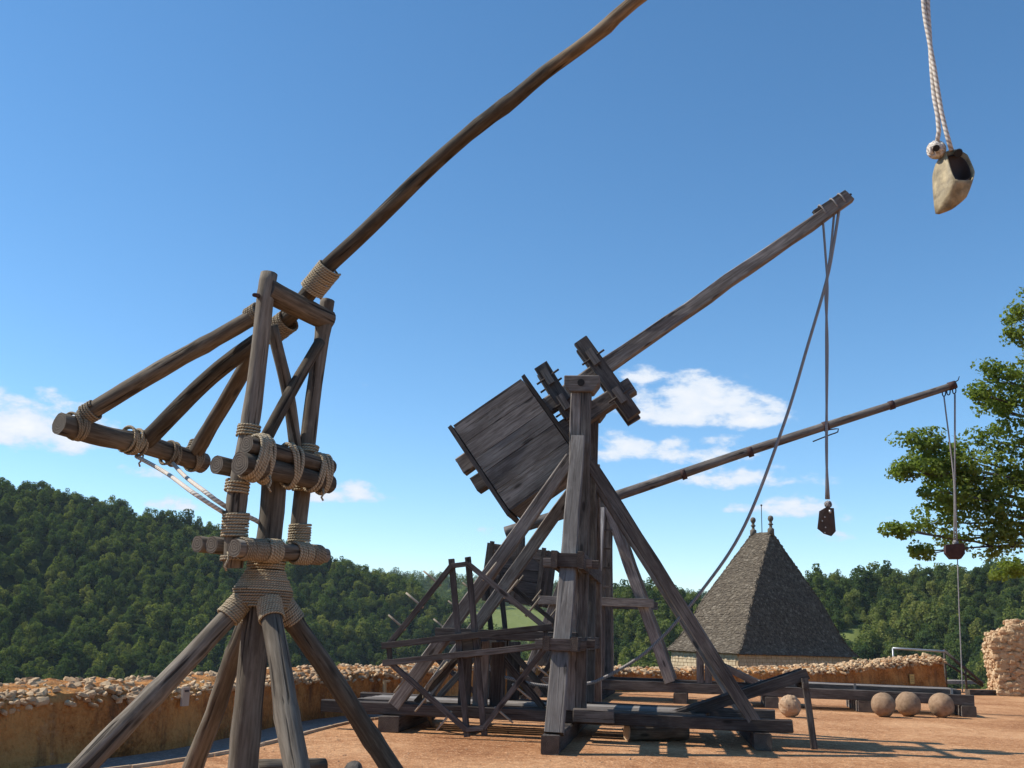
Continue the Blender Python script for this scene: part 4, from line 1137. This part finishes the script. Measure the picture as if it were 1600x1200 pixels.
timber('ramp_crossbar', w2((lt - B0).dot(e1), .36, lt.z - .09), w2((lt - B0).dot(e1), 1.25, lt.z - .09), .09, .09, e1, m2, 'timber_dark')
# roller log below the beam
g = n2(979, 1150, .25)
log('roller', [w2((g - B0).dot(e1), .30, .14), w2((g - B0).dot(e1) + .95, .80, .14)], .135, .13, m2, 'log', 'end_pale')
# throwing arm: long arm, lower timber, clamps
def nm(px, py, o=0.0): return n2(px, py, MID + o)
arm = timber('throwing_arm', nm(720, 731), nm(1328, 308), .27, .33, e2, m2, 'timber', h1=.20, w1=.18, jit=.012)
timber('arm_timber', nm(743, 760), nm(988, 604), .30, .31, e2, m2, 'timber')
ad = (nm(1328, 308) - nm(720, 731)).normalized(); an_ = ad.cross(e2).normalized()
for (x0, y0, x1, y1, ln) in ((847, 577, 896, 655, 1), (909, 538, 991, 655, 1)):
    for sg in (-1, 1):
        o = sg * .24
        a = nm(x0, y0) + e2 * o; b_ = nm(x1, y1) + e2 * o
        cm = timber('arm_clamp', a, b_, .16, .27, e2, m2, 'timber_dark')
        for t in (.24, .74):
            c = a.lerp(b_, t); dd = (b_ - a).normalized()
            timber('wedge', c - dd * .15 + e2 * sg * .11, c + dd * .15 + e2 * sg * .11, .08, .13, e2, cm, 'timber')
            log('peg', [c - ad * .24 + e2 * sg * .08, c + ad * .24 + e2 * sg * .08], .02, .02, cm, 'timber_dark', 'end', 8, 0, 0)
timber('tip_block', nm(1272, 334) + an_ * -.0, nm(1322, 302), .12, .10, e2, m2, 'timber_dark')
# iron prong at the tip
log('prong', [nm(1318, 314), nm(1330, 303)], .03, .02, m2, 'dark_iron', 'dark_iron', 8, 0, 0)
# counterweight box
BD = 1.5; BF = MID - BD / 2
def nb(px, py): return n2(px, py, BF)
c00 = nb(708, 669); c10 = nb(818, 593); c01 = nb(792, 797)
bx = (c10 - c00); by = (c01 - c00); bxn = bx.normalized(); by = by - bxn * by.dot(bxn); byn = by.normalized(); BL = bx.length; BH = by.length
core = prism('counterweight_box', [c00 + e2 * .05 + bxn * .05 + byn * .05, c00 + e2 * .05 + bxn * (BL - .05) + byn * .05, c00 + e2 * .05 + bxn * (BL - .05) + byn * (BH - .05), c00 + e2 * .05 + bxn * .05 + byn * (BH - .05)], e2 * (BD - .1), m2, 'timber_dark')
cuts = [0, .2, .39, .56, .78, 1.0]
for k in range(5):
    a, b_ = cuts[k] * BH, cuts[k + 1] * BH; m_ = (a + b_) / 2
    for off in (.02, BD - .02):
        timber('plank', c00 + bxn * .02 + byn * m_ + e2 * (off + rnd.uniform(-.006, .006)), c00 + bxn * (BL - .02) + byn * m_ + e2 * off, .05, b_ - a - .008, e2, core, 'timber' if k != 2 else 'timber_grey', ch=.03)
for x in (-.035, BL + .035):
    for k in range(5):
        timber('end_board', c00 + bxn * x + byn * -.07 + e2 * (BD * (k + .5) / 5), c00 + bxn * x + byn * (BH + .08) + e2 * (BD * (k + .5) / 5), BD / 5 - .008 + (.03 if k in (0, 4) else 0), .075, e2, core, 'timber_dark')
for yy in (-.02, BH + .02):
    for k in range(5):
        timber('plank', c00 + bxn * .03 + byn * yy + e2 * (BD * (k + .5) / 5), c00 + bxn * (BL - .03) + byn * yy + e2 * (BD * (k + .5) / 5), BD / 5 - .01, .045, e2, core, 'timber')
# windlass: drum between two spoked octagon wheels with pegs
WO = -.62
wc = n2(730, 1008, WO); ws = (wc - B0).dot(e1); wz = wc.z; rot = R(-4.5)
wx = e1 * math.cos(rot) - Z * math.sin(rot) * -1; wx = (e1 * math.cos(rot) + Z * -math.sin(rot)).normalized(); wyv = e2.cross(wx) * -1
if wyv.z < 0: wyv = -wyv
wx = e1 * math.cos(R(8)) + Z * math.sin(R(8)); wyv = Z * math.cos(R(8)) - e1 * math.sin(R(8))
HR = n2(730, 1008, WO); HR = (n2(863, 990, WO) - n2(597, 1016, WO)).length / 2
def wheel(off):
    c = w2(ws, off, wz); g_ = .135; rr = HR * .92
    def pt_(x, y): return c + wx * x + wyv * y
    corners = [(-g_, rr), (g_, rr), (rr, g_), (rr, -g_), (g_, -rr), (-g_, -rr), (-rr, -g_), (-rr, g_)]
    hub = timber('windlass_wheel', pt_(-.2, 0) + e2 * .12, pt_(.2, 0) + e2 * .12, .07, .40, e2, m2, 'timber_dark')
    for sg in (-1, 1):
        timber('spoke', pt_(sg * g_, -HR) + e2 * .03, pt_(sg * g_, HR) + e2 * .03, .06, .095, e2, hub, 'timber_dark')
        timber('spoke', pt_(-HR, sg * g_) - e2 * .035, pt_(HR, sg * g_) - e2 * .035, .06, .095, e2, hub, 'timber_dark')
    for k in range(8):
        a, b_ = corners[k], corners[(k + 1) % 8]
        pa, pb = pt_(*a), pt_(*b_); ln = (pb - pa).length; long_ = ln > .5
        timber('rim', pa, pb, .07, .085 if long_ else .075, e2, hub, 'timber_dark')
        if long_:
            mid = (pa + pb) / 2; o = (mid - c).normalized()
            for t in (.22, .5, .78):
                b0 = pa.lerp(pb, t); log('peg', [b0 - o * .06, b0 + o * .31], .020, .015, hub, 'peg', 'end_pale', 8, .05, 0)
    return hub
wheel(WO); wheel(W2 - WO)
log('windlass_drum', [w2(ws, WO + .12, wz), w2(ws, W2 - WO - .12, wz)], .125, .125, m2, 'timber_dark', 'end')
for off in (.0, W2):
    for ds, wd in ((-.26, .2), (.0, .24), (.27, .22)):
        timber('windlass_upright', w2(ws + .12 + ds, off + .13 * (1 if off == 0 else -1), .455), w2(ws + .12 + ds, off + .13 * (1 if off == 0 else -1), wz + .06), .08, wd, e2, m2, 'timber_dark' if ds else 'timber')
    for (xa, xb) in ((-.95, -.2), (1.15, .35)):
        timber('windlass_brace', w2(ws + xa, off + .22 * (1 if off == 0 else -1), .45), w2(ws + xb, off + .22 * (1 if off == 0 else -1), wz - .1), .07, .11, e2, m2, 'timber_dark')
lashing('drum_rope', w2(ws, .75, wz), w2(ws, 1.5, wz), .125, .022, m2, 'rope_old')
# loose pole leaning below the wheel
hp = log('lever_pole', [ground(675, 1135), n2(664, 1083, .1), n2(700, 1035, .2)], .035, .03, None, 'peg', 'end_pale', 8)
tag(hp, 'thin wooden lever pole leaning on the base beam behind the spoked wheel', 'pole')

# haul rope and sling of the box trebuchet
hr = tag(rope('haul_rope', [w2(ws + .02, .95, wz + .13), nm(765, 1045), nm(808, 1063), nm(857, 1072), nm(913, 1069), nm(950, 1056), nm(1020, 1010), nm(1098, 921), nm(1164, 820), nm(1225, 662), nm(1262, 540), nm(1291, 440), nm(1302, 385), nm(1312, 322)], .027, None, 'rope_grey', 8, .15),
        'long grey haul rope sagging from the arm tip down to the windlass', 'rope')
sl2 = thing('sling', nm(1292, 838), 'dark leather sling pouch on long grey ropes from box trebuchet arm', 'sling')
rope('rope', [nm(1285, 334), nm(1290, 400), nm(1293, 450), nm(1291, 520), nm(1292, 700), nm(1291, 780)], .022, sl2, 'rope_grey', 8, .2)
rope('rope', [nm(1304, 328), nm(1297, 400), nm(1290, 455), nm(1293, 540), nm(1291, 700), nm(1295, 780)], .022, sl2, 'rope_grey', 8, .2)
for (x, y) in ((1285, 330), (1303, 320), (1315, 312)):
    c = nm(x, y); loops('rope_loop', [(c, an_ * .125, e2 * .115, ad * .01)], .016, sl2, 'rope_grey')
VW2 = (EYE - nm(1292, 815)).normalized()
def p2_(px, py, d=0): return nm(px, py) - VW2 * d
fr = [p2_(1280, 799, -.08), p2_(1290, 793, -.10), p2_(1303, 794, -.08), p2_(1306, 830, -.06), p2_(1299, 838, -.03), p2_(1287, 834, -.03), p2_(1277, 826, -.06)]
bk = [p + VW2 * -.17 for p in fr]
fcs = [fr, list(reversed(bk))] + [[fr[i], fr[(i + 1) % 7], bk[(i + 1) % 7], bk[i]] for i in (2, 3, 4, 5, 6)]
shell('pouch', fcs, sl2, 'leather_dark', .008)
for (x, y) in ((1289, 808), (1285, 814), (1290, 824), (1289, 832)):
    c = p2_(x, y, -.10); log('stud', [c, c + VW2 * .02], .012, .010, sl2, 'galv', 'galv', 8, 0, 0)
knot('knot', p2_(1294, 788, -.02), 6, .018, .05, sl2, 'rope_grey')
log('buckle', [p2_(1297, 797, -.12), p2_(1297, 802, -.12)], .022, .018, sl2, 'galv', 'galv', 8, 0, 0)

# ================================================================== HINGED-BOX TREBUCHET behind
T0 = ground(1508, 1120); TH3 = R(11)
f1 = Vector((math.cos(TH3), -math.sin(TH3), 0)); f2 = Vector((math.sin(TH3), math.cos(TH3), 0)); W3 = 1.9
def n3(px, py, off=0.0): return plane(px, py, T0 + f2 * off, f2)
def s3_(px, py, off=0.0): return (n3(px, py, off) - T0).dot(f1)
def w3(s, off, z): return T0 + f1 * s + f2 * off + Z * z
M3 = W3 / 2
def nt3(px, py, o=0.0): return n3(px, py, M3 + o)
sp3 = s3_(938, 790); az3 = nt3(940, 783).z
m3_ = thing('counterweight_trebuchet', w3(sp3, M3, 0), 'trebuchet with hanging plank box and low slim arm standing behind', 'trebuchet')
sE = s3_(1521, 1095); sB = s3_(800, 1060); b3 = .40
for off in (0, W3):
    timber('base_beam', w3(sB, off, b3), w3(sE, off, b3), .22, .25, f2, m3_, 'timber_dark')
for px in (835, 1063, 1206, 1351, 1512):
    timber('sleeper', w3(s3_(px, 1112), -.16, .135), w3(s3_(px, 1112), W3 + .3, .135), .34, .27, f1, m3_, 'timber')
for k in range(3):
    timber('trough_board', w3(s3_(1165, 1070), .45 + .42 * k, .60), w3(s3_(1500, 1083), .45 + .42 * k, .60), .39, .06, f2, m3_, 'timber')
timber('trough_side', w3(s3_(1165, 1070), .24, .55), w3(s3_(1505, 1083), .24, .55), .06, .14, f2, m3_, 'timber_dark')
for px in (1190, 1338, 1490):
    timber('trough_bracket', w3(s3_(px, 1083), .205, .46), w3(s3_(px, 1083), .205, .66), .03, .06, f2, m3_, 'timber_grey')
for k, off in enumerate((0, W3)):
    timber('post', w3(sp3, off, b3 + .1), w3(sp3, off, az3 + .25), .26, .34, f2, m3_, 'timber_dark')
    a = n3(958, 822); b_ = n3(1047, 1064)
    sa = (a - T0).dot(f1); sb = (b_ - T0).dot(f1)
    timber('leg', w3(sb, off, b3 + .12), w3(sp3 + .12, off, az3 - .02), .24, .27, f2, m3_, 'timber')
    timber('leg', w3(2 * sp3 - sb, off, b3 + .12), w3(sp3 - .12, off, az3 - .02), .24, .27, f2, m3_, 'timber')
    tz = n3(985, 942).z
    timber('tie_beam', w3(s3_(843, 938), off + (.2 if k else -.2), tz), w3(s3_(1022, 943), off + (.2 if k else -.2), tz), .12, .22, f2, m3_, 'timber')
    # windlass stand on the base
    for px in (1094, 1107):
        timber('windlass_upright', w3(s3_(px, 1060), off + (-.02 if k else .02), b3 + .125), w3(s3_(px, 1060), off + (-.02 if k else .02), 1.55), .18, .185, f2, m3_, 'timber')
    ba = n3(1192, 1072); bb = n3(1116, 1035)
    timber('windlass_brace', w3((ba - T0).dot(f1), off, b3 + .12), w3((bb - T0).dot(f1), off, bb.z), .12, .16, f2, m3_, 'timber')
log('axle', [w3(sp3, -.2, az3), w3(sp3, W3 + .2, az3)], .09, .09, m3_, 'dark_iron', 'dark_iron', 12, 0, 0)
log('windlass_drum', [w3(s3_(1100, 1030), -.2, 1.42), w3(s3_(1100, 1030), W3 + .2, 1.42)], .13, .13, m3_, 'log', 'end')
# outriggers
for sg in (0, 1):
    o0 = -1.7 if sg == 0 else W3 + 1.7; o1 = -.16 if sg == 0 else W3 + .16
    timber('outrigger_prop', w3(sp3, o0, .26), w3(sp3 + .04, o1, az3 - .35), .18, .20, f2, m3_, 'timber_grey')
timber('sleeper', w3(sp3, -1.95, .13), w3(sp3, W3 + 1.95, .13), .26, .26, f1, m3_, 'timber_dark')
for z_ in (2.9, 3.4, 3.9, 4.4):      # rungs on the tower's side
    timber('rung', w3(sp3 + .12, -.16, z_), w3(sp3 + .34, -.16, z_), .05, .05, f2, m3_, 'timber_dark')
# arm
arm3 = log('throwing_arm', [nt3(790, 832), nt3(975, 771), nt3(1200, 695), nt3(1493, 601)], .168, .096, m3_, 'timber', 'rust_red', 14, .02, 0)
fd = (nt3(1493, 601) - nt3(790, 832)).normalized()
for (x, y, rr) in ((1290, 666, .140), (1068, 741, .155), (1393, 633, .125), (1172, 706, .150)):
    c = nt3(x, y); log('iron_band', [c - fd * .07, c + fd * .07], rr, rr, arm3, 'rust_red', 'rust_red', 16, 0, 0)
c = nt3(1489, 602); log('iron_cap', [c - fd * .12, c + fd * .08], .118, .11, arm3, 'rust_red', 'rust_red', 16, 0, 0)
log('hook', [nt3(1490, 598), nt3(1497, 594), nt3(1499, 588)], .018, .010, arm3, 'dark_iron', 'dark_iron', 8, 0, 0)
rope('iron_lever', [nt3(1270, 690), nt3(1298, 679), nt3(1309, 675), nt3(1310, 670), nt3(1292, 672)], .018, arm3, 'iron', 8, .1)
for (x, y) in ((1475, 614), (1482, 612), (1491, 610)):
    c = nt3(x, y); loops('ring', [(c, Z * .09, fd * .045, f2 * .0)], .016, arm3, 'dark_iron')
# hanging box
hb = [nt3(763, 848, -.75), nt3(857, 860, -.75), nt3(847, 946, -.75), nt3(752, 935, -.75)]
hx = (hb[1] - hb[0]); hy_v = (hb[3] - hb[0]); hxn = hx.normalized(); hy_v = hy_v - hxn * hy_v.dot(hxn); hyn = hy_v.normalized(); HL = hx.length; HH = hy_v.length
core3 = prism('counterweight_box', [hb[0] + hxn * .06 + f2 * .06, hb[0] + hxn * (HL - .06) + f2 * .06, hb[0] + hxn * (HL - .06) + hyn * (HH - .06) + f2 * .06, hb[0] + hxn * .06 + hyn * (HH - .06) + f2 * .06], f2 * 1.38, m3_, 'timber_dark')
for k in range(5):
    for off in (0.02, 1.48):
        timber('plank', hb[0] + hyn * (HH * (k + .5) / 5) + f2 * (off + rnd.uniform(-.01, .01)), hb[0] + hxn * HL + hyn * (HH * (k + .5) / 5) + f2 * off, .06, HH / 5 - .012, f2, core3, 'timber_dark')
for x in (0.0, HL):
    for k in range(4): timber('plank', hb[0] + hxn * x + f2 * (1.5 * (k + .5) / 4), hb[0] + hxn * x + hyn * HH + f2 * (1.5 * (k + .5) / 4), 1.5 / 4 - .01, .06, f2, core3, 'timber_dark')
for x in (.12, HL * .52, HL - .12):
    timber('batten', hb[0] + hxn * x - hyn * .05 - f2 * .05, hb[0] + hxn * x + hyn * (HH + .05) - f2 * .05, .06, .12, f2, core3, 'timber_dark')
for off in (-.3, .3):
    timber('hanger', nt3(815, 822, off), hb[0] + hxn * HL * .5 + hyn * HH * .5 + f2 * (.75 + off), .10, .2, f2, m3_, 'timber_dark')
# sling of the rear trebuchet
sl3 = thing('sling', nt3(1493, 874), 'small rust red sling pouch hanging from the slim rear arm', 'sling')
rope('rope', [nt3(1475, 620), nt3(1478, 645), nt3(1485, 700), nt3(1491, 760), nt3(1491, 848)], .020, sl3, 'rope_grey', 6, .3)
rope('rope', [nt3(1492, 616), nt3(1492, 680), nt3(1492, 760), nt3(1495, 848)], .024, sl3, 'rope_grey', 6, .3)
fr = [nt3(1478, 851, -.14), nt3(1507, 849, -.14), nt3(1508, 865, -.12), nt3(1502, 873, -.05), nt3(1486, 873, -.05), nt3(1478, 864, -.12)]
bk = [p + f2 * .26 for p in fr]
shell('pouch', [fr, list(reversed(bk))] + [[fr[i], fr[(i + 1) % 6], bk[(i + 1) % 6], bk[i]] for i in (1, 2, 3, 4, 5)], sl3, 'rust_red', .02)
knot('knot', nt3(1493, 848), 5, .02, .06, sl3, 'rope_grey')
tag(rope('trigger_line', [nt3(1496, 872), nt3(1499, 960), nt3(1502, 1030), nt3(1504, 1082)], .014, None, 'rope_grey', 6, .4), 'thin grey line from rear sling pouch down to trough end', 'rope')

# ================================================================== SMALL THINGS
def ball(px, py, rpx, lab, m, seed, rough=.055, pits=0):
    q = ground(px, py + rpx * .98); r = rpx * depth(q) / F; V = []; Fc = []; nu, nv = 28, 18
    c = Vector((q.x, q.y, r * .97)); sd_ = Vector((seed * 3.1, seed * 1.7, 0)); pp_ = [(Vector((rnd.gauss(0, 1), rnd.gauss(0, 1), rnd.gauss(0, 1))).normalized(), rnd.uniform(.05, .16)) for _ in range(pits)]
    for j in range(nv + 1):
        th = math.pi * j / nv
        for i in range(nu):
            ph = 2 * math.pi * i / nu; d = Vector((math.sin(th) * math.cos(ph), math.sin(th) * math.sin(ph), math.cos(th)))
            k = 1 + rough * mnoise.noise(d * 1.6 + sd_) + rough * .5 * mnoise.noise(d * 5 + sd_)
            for (pd, pw) in pp_:
                a = d.angle(pd)
                if a < pw * 2: k -= .07 * math.exp(-(a / pw) ** 2)
            V.append(d * (r * k))
    for j in range(nv):
        for i in range(nu): Fc.append((j * nu + i, (j + 1) * nu + i, (j + 1) * nu + (i + 1) % nu, j * nu + (i + 1) % nu))
    o = link('stone_ball', mesh('stone_ball', V, Fc, [m], None, not pits), None, Matrix.Translation(c)); tag(o, lab, 'stone ball')
    return o
ball(1235, 1104, 17, 'pale pitted stone ball alone beside the ramp leg', 'ball_pale', 1, .12, 34)
g = 'stone shot lined up along the base beam'
ball(1381, 1102, 18.5, 'brown stone ball between the sleeper block and another ball', 'ball', 2)['group'] = g
ball(1420, 1101, 19, 'brown stone ball touching its neighbour, with a gap on the other side', 'ball', 3)['group'] = g
ball(1472, 1102.5, 19, 'lighter stone ball standing apart next to the beam end block', 'ball', 4)['group'] = g

def on_wall(px, py):
    """front face of the parapet at a picture point"""
    best = None
    for i in range(1, len(wall_path)):
        a, b_ = wall_path[i - 1], wall_path[i]; n_ = wnorm(i); p = plane(px, py, a, n_); t = (p - a).dot(b_ - a) / (b_ - a).length_squared
        if 0 <= t <= 1 and p.y > 5 and p.z > -.2 and (best is None or p.y < best[0].y): best = (p, n_, (b_ - a).normalized())
    return best
def sign(px, py, w, h, m, lab, lines, thick=.03):
    p, n_, t = on_wall(px, py); c = p - n_ * .05
    o = timber('sign', c - Z * h / 2, c + Z * h / 2, thick, w, n_, None, m, end=m, jit=.001, ch=.02); tag(o, lab, 'sign')
    for k, (dz, lw) in enumerate(lines):
        timber('text_line', c - n_ * (thick / 2 + .002) - t * lw * w / 2 + Z * dz * h, c - n_ * (thick / 2 + .002) + t * lw * w / 2 + Z * dz * h, .003, .014, n_, o, 'ink', end='ink', jit=0)
    return o
sign(284, 1088, .17, .235, 'sign', 'small pale information board fixed to the shaded parapet wall', [(.33, .7), (.27, .6)])
sign(1423, 1061, .26, .34, 'sign_yellow', 'small yellow notice on the parapet near its broken end', [(.3, .7), (.12, .75), (-.05, .7), (-.22, .75)])
p, n_, t = on_wall(597, 1064)
tag(timber('board', p - n_ * .10 + Z * (-p.z), p - n_ * .06 + Z * (.62 - p.z), .03, .085, n_, None, 'planed', end='planed'), 'short upright yellow plank leaning on the parapet behind the base beams', 'plank')

# rails and steps at the end of the parapet
rl = thing('handrail', P2(1435, 41.5), 'grey metal handrail showing above the high end of parapet', 'railing')
a = at(1395, 1013, 41.5); b_ = at(1476, 1018, 41.5)
rope('rail', [a, b_], .045, rl, 'galv', 8, .5)
for q in (a,): rope('post', [Vector((q.x, q.y, 0)), q], .035, rl, 'galv', 8, .5)
rs3 = thing('stair_rail', P2(1500, 42.5), 'dark wooden stair rail sloping down beside the ruined wall', 'railing')
a = at(1474, 1016, 42.5); b_ = at(1536, 1068, 42.5)
rope('rail', [a, b_], .06, rs3, 'timber_dark', 8, .5)
rope('rail', [a - Z * .45, b_ - Z * .1], .05, rs3, 'timber_dark', 8, .5)
for t in (0.02, .55): q = a.lerp(b_, t); rope('post', [Vector((q.x, q.y, 0)), q], .05, rs3, 'timber_dark', 8, .5)
# low timber edging on the gravel
a = ground(1512, 1086, .0); b_ = ground(1592, 1087, .0)
tag(timber('edging_timber', a + Z * .09, b_ + Z * .09, .22, .20, Vector((0, 1, 0)), None, 'timber_dark'), 'low dark edging timber lying on gravel before the ruined wall', 'timber')
# curved grey canoe-like cover behind the wall end
a = ground(1482, 1071, .0); b_ = ground(1532, 1071, .0)
tag(timber('slab', a + Vector((0, 1.2, .10)), b_ + Vector((0, 1.2, .10)), .9, .16, Vector((0, 1, 0)), None, 'path', end='path'), 'grey stone slab step between parapet end and ruined wall', 'step')
